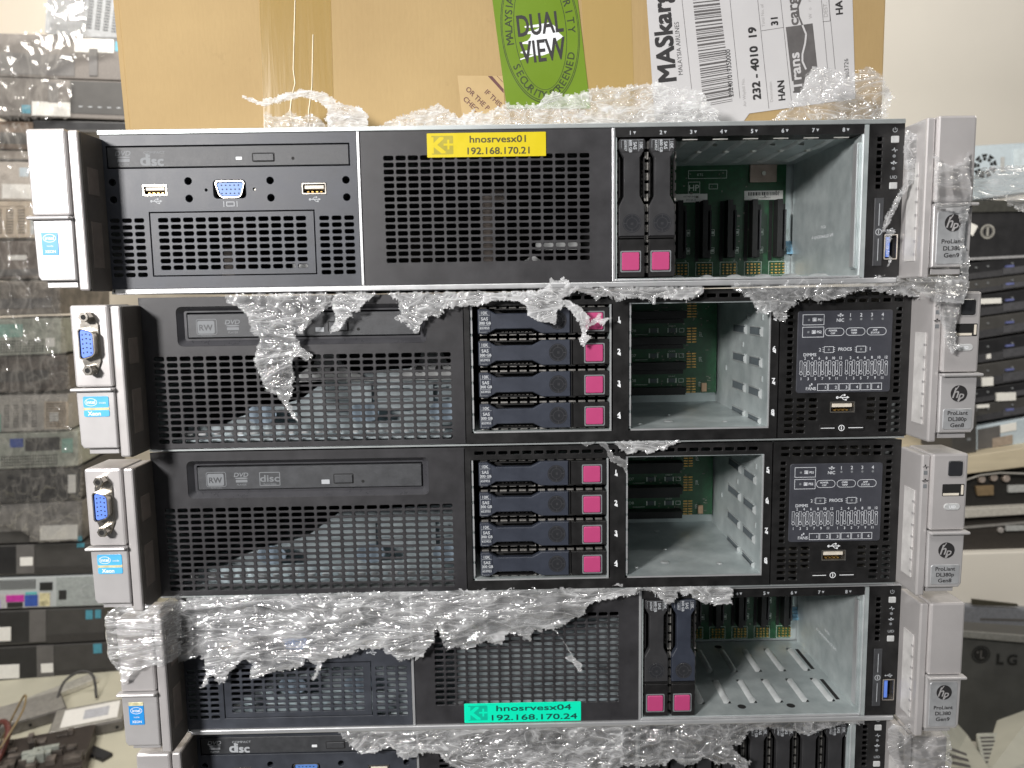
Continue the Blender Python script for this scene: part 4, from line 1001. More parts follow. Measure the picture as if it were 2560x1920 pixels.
# ================================================================ cardboard box on the stack
def bxm(pts): return pts
box = thing('cardboard_box', 'large brown cardboard box standing on the topmost rack server', 'box', 7, (0, 0, -19.16))
B0 = [(-0.4, -5.2), (464.9, -7.1), (462.9, 65.1), (-1.6, 70.2)]
m = MB()
zb = -18.76
TLx, TRx = B0[3][0]-5, B0[2][0]+0.5
m.add([(B0[0][0], 0, zb), (B0[1][0], 0, zb), (TRx, 0, 330), (TLx-2, 0, 330), (B0[0][0], 390, zb), (B0[1][0], 390, zb), (TRx, 390, 330), (TLx-2, 390, 330)],
      [(0, 1, 2, 3), (1, 5, 6, 2), (5, 4, 7, 6), (4, 0, 3, 7), (3, 2, 6, 7), (0, 4, 5, 1)])
part('carton', m, CARD, box, bevel=1.2)
m = MB().add([(B0[0][0]-3.5, 2, zb+0.2), (B0[0][0]-0.2, 2, zb+0.2), (TLx-2.2, 2, 330), (TLx-6.0, 2, 330), (B0[0][0]-3.5, 388, zb+0.2), (B0[0][0]-0.2, 388, zb+0.2), (TLx-2.2, 388, 330), (TLx-6.0, 388, 330)],
      [(0, 1, 2, 3), (1, 5, 6, 2), (5, 4, 7, 6), (4, 0, 3, 7), (3, 2, 6, 7), (0, 4, 5, 1)])
part('side_flap', m, CARD, box, bevel=0.5)
def strip(name, P, m_, y, t_=0.12):
    return part(name, MB().prism(P, -y-t_, -y), m_, box)
P = [(81.8, -6.3), (125.1, -6.8), (128.2, 68.8), (86.2, 69.2)]
P = [P[0], P[1], (P[2][0]+1, 300), (P[3][0], 300)]
strip('tape', P, TAPE, 0.05)
P = [(281.8, -8.8), (311.1, -9.2), (306.4, 66.8), (274.8, 67.2)]
P = [P[0], P[1], (P[2][0]-6, 300), (P[3][0]-8, 300)]
strip('tape', P, TAPE2, 0.05)
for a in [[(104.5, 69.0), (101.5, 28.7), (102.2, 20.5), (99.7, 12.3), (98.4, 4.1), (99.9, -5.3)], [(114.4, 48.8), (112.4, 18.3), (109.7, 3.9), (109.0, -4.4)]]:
    m = MB().tube([(x, -0.3, z) for x, z in a], 0.3, 6); m.sm = True; part('tape_crease', m, mat('pale tape glint', (0.86, 0.78, 0.62), 0.2, 0.0), box)  # white tubes stand in for the gloss along tape wrinkles
# caution sticker
P = [(204.8, -8.8), (230.8, -9.2), (230.0, 23.2), (201.7, 23.8)]
cs = strip('caution_sticker', P, mat('buff sticker', (0.42, 0.30, 0.14), 0.45, 0, 0.03), 0.2)
m = MB()
A = [(222.3, 10.7), (213.3, 10.2), (209.6, 6.5), (229.8, 13.0), (221.9, 23.3), (220.3, 23.3), (229.9, 15.4)]
m.text('IF THIS', A[0][0]+1.2, A[0][1]-0.6, 2.9, -0.38, rot=-44, bold=0.06)
m.text('OR THE P', A[1][0]+0.6, A[1][1]-0.2, 2.9, -0.38, rot=-44, bold=0.06)
m.text('CHEC', A[2][0]+0.0, A[2][1]+0.2, 2.9, -0.38, rot=-44, bold=0.06)
Q = [(229.8, 13.0), (229.9, 15.4), (223.0, 23.2), (220.3, 23.3)]
m.flat(Q, -0.38)
Q = [(229.4, 19.4), (229.4, 19.8), (226.2, 23.2), (225.8, 23.2)]
m.flat(Q, -0.38)
part('caution_print', m, BROWNP, cs, box)
# green security sticker
P = [(231.7, 3.7), (283.3, 3.1), (275.8, 67.2), (223.9, 67.7)]
dxs = ((P[3][0]-P[0][0]), (P[3][1]-P[0][1]))
P = [P[0], P[1], (P[2][0]+dxs[0]*0.45, P[2][1]+dxs[1]*0.45), (P[3][0]+dxs[0]*0.45, P[3][1]+dxs[1]*0.45)]
gs = strip('security_sticker', P, GREEN, 0.45)
cE = [(252.8, 49.4), (276.7, 50.6), (252.8, 6.5)]
cx, cz = cE[0]; ra = cE[1][0]-cx; rb = cz-cE[2][1]
tilt = rad(5.5)
def ept(a, fa, fb):
    x, z = fa*ra*math.cos(a), fb*rb*math.sin(a)
    return cx+x*math.cos(tilt)-z*math.sin(tilt), cz+x*math.sin(tilt)+z*math.cos(tilt)
m = MB()
def ering(f1, f2):
    n_ = 72; m.ring([ept(2*math.pi*i/n_, f1, f1) for i in range(n_)], [ept(2*math.pi*i/n_, f2, f2) for i in range(n_)], -0.6)
ering(1.0, 0.985); ering(0.968, 0.955); 
n_ = 72; m.ring([ept(2*math.pi*i/n_, 0.67, 0.815) for i in range(n_)], [ept(2*math.pi*i/n_, 0.655, 0.808) for i in range(n_)], -0.6)
def arc_text(s_, a0, a1, flip):
    """letters on the ring between the ellipses; a0..a1 degrees; flip = read with feet outwards"""
    for i, ch in enumerate(s_):
        if ch == ' ': continue
        a = rad(a0+(a1-a0)*(i+0.5)/len(s_)); p = ept(a, 0.80, 0.885)
        nx, nz = math.cos(a)/ra, math.sin(a)/rb; ang = math.degrees(math.atan2(nz, nx)+tilt)
        m.text(ch, p[0], p[1], 4.3, -0.61, rot=ang-90 if not flip else ang+90, bold=0.06)
arc_text('MALAYSIA AIRLINES', 189, 100, False); arc_text('SECURITY', 58, -6, False)
arc_text('SECURITY SCREENED', 207, 338, True)
dv = [(252.6, 53.5), (254.3, 37.9)]
part('sticker_print', m, mat('dark green black print', (0.02, 0.03, 0.01), 0.5), gs, box)
m = MB()
K_ = [(243.3, 52.1), (258.7, 54.1), (262.2, 51.5), (263.3, 48.9), (266.8, 45.7), (263.3, 43.7), (262.1, 41.5), (258.6, 36.4), (253.9, 34.9), (249.6, 35.0), (240.1, 32.3), (240.1, 33.0), (248.5, 35.6), (240.7, 36.4), (240.7, 37.2), (244.6, 38.0), (245.4, 39.5), (245.8, 41.7), (241.8, 41.8), (241.8, 42.7), (244.9, 43.6), (246.7, 45.4), (247.2, 47.6), (242.7, 47.5), (242.7, 48.3), (249.4, 49.8), (253.3, 51.6), (243.4, 51.2)]
me_ = K_
m.flat(K_, -0.58); part('white_mark', m, WHT, gs, box)
m = MB(); m.text('DUAL', dv[0][0], dv[0][1], 12.0, -0.66, rot=6, sx=0.62, bold=0.22); m.text('VIEW', dv[1][0], dv[1][1], 12.6, -0.66, rot=6, sx=0.62, bold=0.22)
part('sticker_title', m, BPR, gs, box)
# airway bill
P = [(322.5, 19.0), (324.3, -1.5), (381.7, -4.4), (381.8, -1.0), (403.5, 1.8), (446.2, 25.0), (441.2, 65.4), (316.7, 66.7)]
P = [(323.4, -8.0), (376.1, -8.7), (381.8, -1.0), (447.5, 7.2), (441.2, 65.4), (316.7, 66.7)]
P = [P[0], P[1], P[2], P[3], (P[4][0]-6.5, 200), (P[5][0]-9, 200)]
wb = strip('waybill', P, WAYB, 0.3)
def wt(m, s_, a, h, al='l', rot=95.5, y=-0.47, **kw): m.text(s_, a[0], a[1], h, y, rot=rot, al=al, **kw)
W_ = [(330.9, 18.9), (339.0, 22.5), (370.4, 9.2), (379.0, 3.2), (386.5, 7.4), (395.5, 5.7), (401.9, 6.7), (411.3, 12.5), (396.3, 51.1), (389.4, 50.1), (380.7, 61.3), (427.6, 55.5), (435.9, 57.0), (418.2, 54.6), (441.9, 19.7), (408.0, 51.0)]
m = MB()
for s_, i_, h_, sx_, bo in (('MASkargo', 0, 10.5, 0.95, 0.45), ('MALAYSIA AIRLINES', 1, 2.7, 0.9, 0), ('232401019350000', 2, 2.8, 0.92, 0.05), ('232 - 4010  19', 4, 4.6, 1.08, 0.25), ('HAN', 6, 3.9, 1, 0.2), ('31', 8, 4.0, 1, 0.2), ('HA', 12, 4.0, 1, 0.2), ('803726', 14, 2.6, 1, 0)):
    m = MB(); wt(m, s_, W_[i_], h_, sx=sx_, bold=bo); part('waybill_print', m, BPR, wb, box)
m = MB(); wt(m, 'Air Waybill No.', W_[3], 1.8); wt(m, 'Destination', W_[5], 1.8); wt(m, 'Total No. of', W_[9], 1.8); wt(m, 'DEST.', W_[11], 2.4)
for i, ch in enumerate('World'): wt(m, ch, (W_[13][0]+i*-0.5, W_[13][1]+i*5.0), 2.0)
part('waybill_small_print', m, mat('mid grey print', (0.28, 0.27, 0.27), 0.6), wb, box)
m = MB()
for a, b_ in [[(346.7, 6.8), (339.3, 66.5)], [(375.8, 8.1), (368.6, 66.2)], [(393.9, 1.7), (385.5, 66.0)], [(407.8, 6.1), (399.6, 65.8)], [(388.0, 47.8), (401.9, 49.7)], [(429.7, 24.7), (424.5, 65.6)], [(434.4, 24.6), (429.0, 65.5)], [(425.7, 52.7), (430.3, 53.1)], [(430.3, 53.1), (429.2, 65.5)]]:
    dx, dz = b_[0]-a[0], b_[1]-a[1]
    if abs(dz) > 20: b_ = (b_[0]+dx*0.3, b_[1]+dz*0.3)
    m.line(*a, *b_, 0.3, -0.46)
rnd = random.Random(4)
bars = [(353.4, 3.5), (371.3, 6.5), (345.9, 66.4), (361.9, 67.8)]
(bx0, bz0), (bx1, bz1), (bx2, bz2), (bx3, bz3) = bars
tt = 0.0
while tt < 1.5:
    w_ = rnd.choice((0.006, 0.006, 0.012, 0.02))
    def lp(a, b_, t_): return (a[0]+(b_[0]-a[0])*t_, a[1]+(b_[1]-a[1])*t_)
    f0, f1 = (0.0, 1.0)
    A0, A1 = lp(bars[0], bars[2], tt), lp(bars[1], bars[3], tt); Bq, B1 = lp(bars[0], bars[2], tt+w_), lp(bars[1], bars[3], tt+w_)
    m.flat([A0, A1, B1, Bq], -0.46); tt += w_+rnd.choice((0.008, 0.012, 0.018))
part('barcode', m, DPR, wb, box)
P = [(408.8, 10.9), (414.4, 11.2), (415.9, 20.0), (423.3, 26.1), (419.6, 51.9), (403.1, 49.8)]
m = MB().flat(P, -0.46); part('logo_block', m, DPR, wb, box)
m = MB(); wt(m, 'Trans', W_[7], 6.0, rot=97, sx=1.12, bold=0.2, y=-0.5)
cv = [(416.3, 24.8), (413.9, 29.7), (413.8, 33.9), (415.3, 40.3), (415.7, 45.6), (413.3, 50.9)]
for a, b_ in zip(cv, cv[1:]): m.line(*a, *b_, 1.1, -0.5)
part('logo_letters', m, WAYB, wb, box)
m = MB(); wt(m, 'cargo', W_[15], 6.0, rot=97, sx=1.12, bold=0.2, y=-0.5)
cv = [(413.3, 50.9), (410.9, 56.2), (410.2, 61.5), (411.8, 65.7), (412.7, 72.0)]
for a, b_ in zip(cv, cv[1:]): m.line(*a, *b_, 1.1, -0.5)
part('logo_letters_dark', m, DPR, wb, box)

# ================================================================ torn stretch film
def inside(P, x, z):
    c = False; n_ = len(P); j = n_-1
    for i in range(n_):
        if (P[i][1] > z) != (P[j][1] > z) and x < (P[j][0]-P[i][0])*(z-P[i][1])/(P[j][1]-P[i][1]+1e-12)+P[i][0]: c = not c
        j = i
    return c
def edge_d(P, x, z):
    b = 1e9; n_ = len(P)
    for i in range(n_):
        ax, az = P[i]; bx_, bz_ = P[(i+1) % n_]; dx, dz = bx_-ax, bz_-az; L = dx*dx+dz*dz+1e-9
        t_ = max(0, min(1, ((x-ax)*dx+(z-az)*dz)/L)); d = math.hypot(x-ax-t_*dx, z-az-t_*dz); b = min(b, d)
    return b
def film(name, label, k, P, dep, amp=2.5, cell=0.7, seed=0, m_=None, layers=2, fray=0.9, group=None, cat='plastic film', curve=None, freq=0.10, drape=0.0, aniso=(1, 1), sep=1.2):
    x0 = min(p[0] for p in P)-1; x1 = max(p[0] for p in P)+1; z0 = min(p[1] for p in P)-1; z1 = max(p[1] for p in P)+1
    M = fmat(k); cxm = (x0+x1)/2; verts = []; faces = []; bun = []
    org = Vector((cxm, dep, z0))
    for L in range(layers):
        idx = {}
        nx = int((x1-x0)/cell); nz = int((z1-z0)/cell); so = seed*31.7+L*13.1
        ins = {}
        for i in range(nx):
            for j in range(nz):
                x = x0+(i+.5)*cell; z = z0+(j+.5)*cell
                q = Vector((x*0.35, z*0.35, so)); q2 = Vector((x*1.1, z*1.1, so+5))
                jx = noise.noise(q)*fray*1.6+noise.noise(q2)*fray; jz = noise.noise(q+Vector((9, 3, 1)))*fray*1.6+noise.noise(q2+Vector((3, 7, 1)))*fray
                if inside(P, x+jx, z+jz): ins[(i, j)] = 1
        def vert(i, j):
            if (i, j) in idx: return idx[(i, j)]
            x = x0+i*cell; z = z0+j*cell
            jx = (noise.noise(Vector((x*0.5, z*0.5, so+2))))*cell*0.6
            fx, fz = x*freq*aniso[0], z*freq*aniso[1]
            r1 = 1-abs(noise.noise(Vector((fx, fz, so))))*2.2
            r2 = 1-abs(noise.noise(Vector((fx*2.7, fz*2.7, so+4))))*2.2
            r3 = 1-abs(noise.noise(Vector((fx*6.5, fz*6.5, so+8))))*2.2
            d = (curve(x, z) if curve else 0.0) + dep - L*sep*0.6 - amp*(0.55*r1+0.07*r2+0.0*r3)
            if drape: d -= drape*max(0, (z1-z))/(z1-z0)
            v = M @ (Vector((x+jx, d, z+jx*0.6))*0.001)
            idx[(i, j)] = len(verts); verts.append(v)
            e = edge_d(P, x, z)
            bun.append(max(0.0, min(1.0, 0.8*math.exp(-e/1.6)+max(0, r1-0.6)*0.6+max(0, r2-0.75)*0.5)))
            return idx[(i, j)]
        for (i, j) in ins:
            faces.append((vert(i, j), vert(i+1, j), vert(i+1, j+1), vert(i, j+1)))
    me = bpy.data.meshes.new(name); base = M @ (org*0.001)
    me.from_pydata([tuple(v-base) for v in verts], [], faces); me.materials.append(m_ or FILM); me.shade_smooth()
    at = me.attributes.new('bunch', 'FLOAT', 'POINT'); at.data.foreach_set('value', bun)
    o = bpy.data.objects.new(name, me); C.collection.objects.link(o); o.location = base
    o['label'] = label; o['category'] = cat
    if group: o['group'] = group
    return o
G = 'torn stretch film on the server stack'
# behind the top edge, in front of the carton
film('torn_film', 'arched wisp of torn film over the brown tape at the foot of the box', 0, [(69.0, 112.0), (79.8, 108.5), (93.0, 113.2), (104.0, 114.9), (114.9, 113.3), (124.6, 106.9), (136.5, 104.4), (140.3, 99.9), (140.6, 92.7), (118.0, 93.0), (116.2, 98.3), (118.4, 103.2), (112.7, 108.1), (106.8, 111.0), (96.8, 110.2), (87.7, 107.4), (80.6, 106.1), (68.9, 110.6)], 30, 2.5, 0.6, 1, FILMW, group=G)
film('torn_film', 'small glittering clump of film at the base of the brown tape', 0, [(79.3, 94.3), (80.2, 103.6), (87.1, 100.6), (95.4, 103.4), (101.2, 99.4), (106.4, 102.3), (112.3, 98.3), (115.1, 93.8)], 34, 3, 0.6, 2, FILMC, group=G)
film('torn_film', 'long low ridge of milky film across the foot of the box, under the green sticker', 0, [(144.9, 93.4), (157.6, 98.9), (170.8, 102.3), (181.1, 105.3), (186.9, 102.7), (192.6, 98.4), (201.4, 101.1), (208.7, 100.3), (214.6, 103.1), (220.5, 105.5), (230.0, 105.0), (239.5, 104.1), (241.0, 109.1), (249.8, 112.1), (252.7, 109.6), (262.9, 110.5), (268.7, 112.5), (279.7, 114.1), (285.5, 113.4), (289.2, 114.0), (305.9, 116.6), (312.5, 113.7), (319.8, 113.6), (325.7, 111.4), (333.0, 110.6), (337.5, 103.5), (342.7, 98.5), (344.3, 90.6)], 30, 3, 0.7, 3, FILMW, group=G, fray=1.4)
film('torn_film', 'tall knot of crumpled film at the lower right corner of the box', 0, [(374.1, 94.5), (382.3, 101.0), (390.4, 110.9), (396.3, 123.4), (407.9, 120.7), (417.3, 118.1), (427.6, 122.6), (436.1, 117.3), (437.4, 112.3), (442.9, 106.2), (440.0, 100.2), (439.2, 93.1)], 30, 5, 0.7, 4, FILMC, group=G, fray=1.4)
# between the top server and the one below
film('torn_film', 'wide film rag with a long drip hanging over the disc drive of the second server', 1, [(50.5, 88.0), (57.8, 88.5), (82.4, 89.0), (108.2, 88.3), (108.6, 83.4), (101.6, 77.4), (96.4, 72.5), (91.8, 67.0), (87.5, 66.5), (90.3, 60.2), (93.2, 56.4), (97.5, 55.1), (94.2, 52.0), (89.4, 54.6), (85.6, 52.2), (85.2, 44.6), (85.4, 35.8), (82.5, 27.7), (84.2, 23.8), (87.6, 17.4), (85.2, 18.7), (81.1, 25.2), (78.2, 29.6), (76.5, 32.2), (69.8, 36.1), (68.3, 42.4), (64.5, 52.5), (67.4, 59.9), (69.4, 64.3), (64.1, 68.7), (63.3, 76.1), (57.5, 81.8), (51.5, 84.9)], -5, 3, 0.6, 5, FILMC, group=G, fray=0.8, freq=0.13)
film('torn_film', 'small curl of film touching the eject button of the second server', 1, [(104.5, 79.5), (109.0, 82.2), (111.2, 76.0), (110.4, 72.9), (106.8, 66.7), (111.5, 67.6), (114.7, 70.9), (116.7, 74.6), (120.5, 76.4), (118.1, 78.0), (124.3, 78.8), (125.7, 82.5), (130.1, 84.9), (133.0, 88.3), (111.7, 88.6)], -4, 2, 0.5, 6, FILM, group=G)
film('torn_film', 'jagged flap of milky film beside the upper drives of the second server', 1, [(138.9, 88.2), (146.2, 84.1), (146.0, 78.5), (148.4, 77.2), (143.3, 73.6), (149.5, 71.6), (153.1, 66.6), (155.5, 65.9), (159.5, 73.3), (163.3, 76.4), (167.0, 74.5), (170.8, 76.9), (170.8, 79.4), (179.0, 80.5), (186.5, 80.7), (191.4, 81.2), (193.9, 83.3), (194.0, 88.0)], -4, 2.5, 0.6, 7, FILM, group=G, fray=1.3)
film('torn_film', 'thick twisted film with a tail crossing the pink button of the uppermost drive', 1, [(192.7, 81.5), (202.6, 83.2), (212.5, 83.1), (217.4, 79.3), (217.4, 75.0), (222.3, 71.8), (232.9, 69.7), (234.2, 77.2), (237.3, 80.2), (242.9, 75.2), (246.6, 69.5), (247.8, 63.3), (245.9, 60.2), (248.4, 56.7), (252.2, 62.0), (249.7, 63.3), (251.6, 68.2), (257.2, 71.2), (258.4, 68.7), (263.4, 72.7), (257.8, 71.5), (258.4, 75.5), (255.3, 72.5), (251.6, 71.3), (251.6, 73.8), (247.2, 78.2), (239.8, 82.6), (236.1, 83.6), (243.6, 87.2), (242.9, 89.4), (239.9, 93.1), (237.4, 95.0), (233.7, 93.2), (230.6, 95.1), (229.3, 90.8), (225.0, 88.1), (192.8, 87.4)], -6, 3, 0.5, 8, FILMW, group=G, fray=0.7)
film('torn_film', 'ragged fringe of film above the open bay of the second server', 1, [(242.3, 88.1), (252.2, 86.4), (256.0, 83.0), (261.6, 85.4), (267.8, 81.6), (270.3, 83.4), (277.1, 83.3), (284.6, 82.6), (288.4, 80.0), (290.2, 83.7), (305.2, 81.9), (314.5, 84.6), (314.5, 89.2), (243.6, 90.0)], -6, 3, 0.6, 9, FILM, group=G, fray=1.2)
film('torn_film', 'broad bunched film sagging over the bay and display of the second server', 1, [(330.7, 88.4), (337.6, 84.9), (341.8, 81.4), (346.0, 73.9), (352.9, 74.5), (358.5, 69.6), (362.0, 69.9), (359.8, 74.4), (365.1, 79.0), (370.5, 82.3), (380.2, 80.2), (389.8, 81.4), (399.3, 85.3), (407.5, 86.5), (415.8, 84.4), (431.1, 81.8), (441.5, 80.2), (449.0, 82.5), (458.6, 85.1), (462.4, 90.4), (451.2, 93.3), (423.7, 93.0), (410.0, 93.2), (389.5, 91.5), (341.6, 90.6), (330.6, 90.4)], -7, 3.5, 0.65, 10, FILMC, group=G, fray=1.3)
film('torn_film', 'narrow film streamer hanging down the right ear of the second server', 1, [(432.4, 91.1), (449.5, 90.2), (448.5, 85.1), (446.3, 76.1), (444.6, 70.9), (444.7, 57.8), (447.4, 55.8), (443.7, 51.3), (440.1, 55.9), (438.4, 64.5), (436.1, 71.0), (433.5, 82.7)], -28, 2, 0.55, 11, FILMC, group=G, fray=0.6, aniso=(2.2, 0.35))
film('torn_film', 'twisted film cord stretched across the control panel of the topmost server', 0, [(430.3, 79.5), (439.3, 75.7), (442.2, 55.2), (437.1, 54.1), (431.6, 49.2), (421.0, 27.3), (424.2, 27.9), (426.8, 26.6), (424.3, 24.8), (423.7, 15.9), (425.5, 12.0), (422.8, 6.3), (424.5, 13.3), (422.7, 15.9), (422.3, 26.7), (419.4, 26.7), (421.4, 33.6), (429.0, 49.2), (431.9, 57.2), (429.4, 69.0)], -12, 2, 0.5, 12, FILMC, group=G, fray=0.4, aniso=(1.6, 0.6))
film('torn_film', 'thin clear sheet of film over the right ear of the topmost server', 0, [(437.8, 65.0), (442.4, 60.2), (446.2, 58.0), (452.2, 60.0), (455.6, 65.4), (457.2, 52.8), (457.9, 40.7), (455.7, 28.6), (455.6, 19.5), (458.8, 11.5), (459.0, -2.1), (456.7, -11.9), (442.1, -10.5), (429.3, -2.9), (426.6, 1.5), (436.5, 2.6), (454.6, 2.9), (451.7, 34.8), (439.2, 38.0)], -27, 1.5, 0.7, 13, film_mat('thin clear film', 0.06, 0.25, 120.0, rough=0.1, lines=0.25), layers=1, group=G, fray=0.5, aniso=(1.5, 0.5))
film('torn_film', 'crumpled film bundle stretching from the topmost server ear to the stack on the right', 0, [(470.4, 46.1), (471.9, 55.0), (476.2, 60.1), (485.9, 61.2), (499.6, 61.6), (508.8, 60.9), (510.2, 39.1), (501.1, 36.7), (494.4, 40.6), (488.9, 43.9), (473.1, 44.1), (470.9, 37.1), (469.2, 37.1)], -2, 4, 0.9, 14, FILMC, group=G, fray=1.0, aniso=(0.4, 1.4))
# between second and third
film('torn_film', 'thin film strand trailing from the seam onto the frame of the middle server', 2, [(248.0, 89.6), (251.5, 87.6), (257.6, 90.1), (263.1, 85.1), (265.4, 79.1), (270.2, 76.1), (273.5, 74.7), (275.7, 69.4), (275.7, 78.0), (267.6, 82.4), (263.8, 88.7), (258.9, 91.4), (254.1, 90.5)], -2, 1.5, 0.45, 15, FILMC, group=G, fray=0.5, layers=1)
film('torn_film', 'small triangular rag of film on the seam above the open bay of the middle server', 2, [(268.3, 90.3), (271.5, 85.3), (276.0, 82.9), (282.5, 84.8), (287.7, 83.0), (292.8, 85.2), (298.0, 85.5), (306.1, 89.8)], -2, 1.5, 0.5, 16, FILM, group=G)
# fourth server
film('torn_film', 'wide glittering sheet of wrinkled film covering the upper left of the fourth server', 3, [(-4.6, 86.5), (22.4, 89.4), (67.1, 89.8), (120.2, 90.9), (167.2, 91.1), (209.1, 91.1), (266.2, 90.3), (275.2, 89.7), (275.2, 86.6), (249.6, 82.1), (245.1, 80.2), (242.8, 73.6), (236.7, 71.3), (231.4, 67.5), (227.6, 65.6), (220.1, 65.8), (217.8, 63.5), (212.9, 65.1), (211.0, 59.2), (208.7, 59.3), (203.4, 63.0), (196.6, 62.3), (194.3, 56.4), (188.3, 57.4), (183.7, 58.6), (173.8, 54.1), (165.6, 56.2), (160.6, 54.0), (158.2, 61.2), (154.6, 69.5), (153.6, 59.7), (148.9, 54.2), (144.6, 48.0), (138.2, 48.9), (132.9, 47.4), (128.5, 52.3), (124.7, 53.2), (122.6, 55.6), (110.1, 55.7), (102.8, 52.0), (90.7, 49.9), (86.8, 47.6), (84.4, 42.9), (82.6, 38.2), (79.5, 35.8), (83.0, 45.3), (76.4, 50.2), (75.4, 45.5), (66.3, 43.3), (55.7, 41.9), (46.4, 38.2), (42.7, 39.0), (45.3, 46.1), (39.5, 50.2), (35.6, 47.1), (31.6, 42.5), (27.5, 36.6), (23.7, 35.9), (19.5, 41.9), (17.6, 35.6), (12.9, 32.1), (16.4, 39.6), (16.3, 50.7), (14.2, 53.1), (5.1, 51.0), (-1.2, 47.5), (-7.1, 48.1)], -4, 4.0, 0.75, 17, film_mat('bunched glittering film', 0.17, 0.20, 150.0, rough=0.08, stretch=(0.7, 1, 1.2), lines=0.38, bstr=0.6), group=G, fray=1.2, freq=0.09, aniso=(0.6, 1.2), sep=2)
def earcurve(x, z): return 26*max(0.0, min(1.0, (-28-x)/9.0))**1.6 if x < -28 else (24*max(0, min(1, (x-2)/10.0)) if x > 2 else 0.0)
film('torn_film', 'tight clear film pulled round the left ear of the fourth server', 3, [(-21.9, 93.0), (-10.5, 93.5), (-1.3, 93.7), (8.0, 94.9), (7.0, 58.3), (1.2, 57.3), (-2.3, 58.5), (-14.7, 55.0), (-19.8, 49.1), (-22.4, 46.9), (-21.6, 53.3), (-27.8, 61.3), (-31.0, 65.9), (-31.5, 73.4), (-29.6, 84.6), (-27.0, 90.5)], -27, 1.6, 0.6, 18, FILMT, layers=2, group=G, fray=0.6, curve=earcurve, aniso=(0.8, 1.4))
film('torn_film', 'shiny rumpled film tuft over the two drives of the fourth server', 3, [(260.0, 91.5), (262.2, 93.0), (269.0, 92.8), (271.3, 89.7), (277.3, 90.2), (284.1, 86.7), (288.6, 83.1), (293.2, 79.1), (296.9, 80.6), (299.2, 84.4), (299.9, 87.9), (302.9, 84.3), (306.7, 86.6), (310.5, 81.8), (317.4, 78.6), (326.4, 79.2), (332.5, 78.4), (330.5, 82.2), (333.1, 85.3), (331.2, 88.5), (307.4, 90.4), (275.8, 91.3)], -5, 3, 0.5, 19, FILM, group=G, fray=0.9)
film('torn_film', 'loose film thread dangling over the vents of the fourth server', 3, [(225.3, 64.3), (230.6, 57.0), (235.1, 48.9), (238.1, 44.8), (242.3, 40.7), (242.3, 36.2), (240.4, 35.9), (236.6, 42.4), (233.5, 43.3), (232.4, 45.7), (235.9, 46.8), (229.8, 57.8), (225.7, 63.0)], -2, 1.2, 0.4, 20, FILMW, group=G, fray=0.3, layers=1)
# fifth server
film('torn_film', 'cloudy sheet of film hanging from the fourth server over the lowest one', 4, [(91.3, 86.5), (98.3, 78.4), (104.4, 72.4), (112.2, 71.8), (118.5, 73.8), (124.1, 76.1), (127.0, 71.1), (132.4, 66.7), (137.1, 68.3), (145.1, 71.5), (152.9, 70.0), (160.5, 61.9), (168.2, 56.7), (262.9, 54.4), (267.7, 59.4), (268.4, 87.0), (176.8, 87.0), (115.2, 87.2)], -6, 3.5, 0.8, 21, FILM, group=G, fray=1.2, aniso=(0.7, 1.2))
film('torn_film', 'tangled film over the middle drives of the lowest server', 4, [(266.6, 88.7), (266.6, 60.3), (293.4, 59.7), (298.1, 64.6), (307.6, 59.4), (318.6, 64.2), (326.6, 59.8), (334.5, 60.4), (342.6, 53.5), (347.2, 60.1), (339.1, 67.0), (334.3, 72.2), (341.4, 73.7), (346.7, 81.9), (356.1, 83.4), (364.1, 81.9), (373.6, 79.6), (383.1, 78.6), (393.2, 81.7), (405.0, 84.4), (417.6, 85.3), (417.4, 88.6), (345.0, 89.5)], -7, 3.5, 0.7, 22, FILMC, group=G, fray=1.1)
film('torn_film', 'thin film veil over the right ear of the lowest server', 4, [(421.8, 90.4), (425.3, 95.0), (443.9, 95.8), (455.9, 95.9), (460.7, 82.3), (461.5, 60.0), (435.8, 60.6), (425.5, 73.6), (422.1, 81.6)], -28, 3, 0.8, 23, FILMC, layers=1, group=G, fray=0.6)

# ================================================================ left stack of wrapped desktop computers
def quadbox(mb, P, y0, y1):       # P: BL, BR, TR, TL in mm
    return mb.prism(P, y0, y1)
def zr(P, a, b, c, d):             # sub-rectangle of quad P: fractions a..c across, b..d up
    BL, BR, TR, TL = P
    def q(s_, t_):
        x = (BL[0]*(1-s_)+BR[0]*s_)*(1-t_)+(TL[0]*(1-s_)+TR[0]*s_)*t_; z = (BL[1]*(1-s_)+BR[1]*s_)*(1-t_)+(TL[1]*(1-s_)+TR[1]*s_)*t_
        return (x, z)
    return [q(a, b), q(c, b), q(c, d), q(a, d)]
def computer(name, label, k, P, case, parts_, depth=330, y=0, group='desktop computers in the left stack', cat='computer'):
    """parts_: (name, material, a, b, c, d, proud) in fractions of the front"""
    # extend the front outside the picture
    t_ = thing(name, label, cat, k, (P[0][0], y, min(P[0][1], P[1][1])), group)
    part('case', MB().prism(P, y, y+depth), case, t_, bevel=2.5)
    for pr in parts_:
        nm, m_, a, b, c, d, proud = pr[:7]
        lay = 1.0+0.25*parts_.index(pr)
        if proud >= 0: part(nm, MB().prism(zr(P, a, b, c, d), y-proud-0.2*lay, y+2), m_, t_, bevel=0.6 if proud > 1 else 0)
        else: part(nm, MB().flat(zr(P, a, b, c, d), y-0.15*lay), m_, t_)
    return t_
def grid(P, a, b, c, d, nx, nz, fx, fz, y):
    m = MB()
    for i in range(nx):
        for j in range(nz):
            u0 = a+(c-a)*(i+(1-fx)/2)/nx; u1 = a+(c-a)*(i+(1+fx)/2)/nx; v0 = b+(d-b)*(j+(1-fz)/2)/nz; v1 = b+(d-b)*(j+(1+fz)/2)/nz
            m.flat(zr(P, u0, v0, u1, v1), y)
    return m
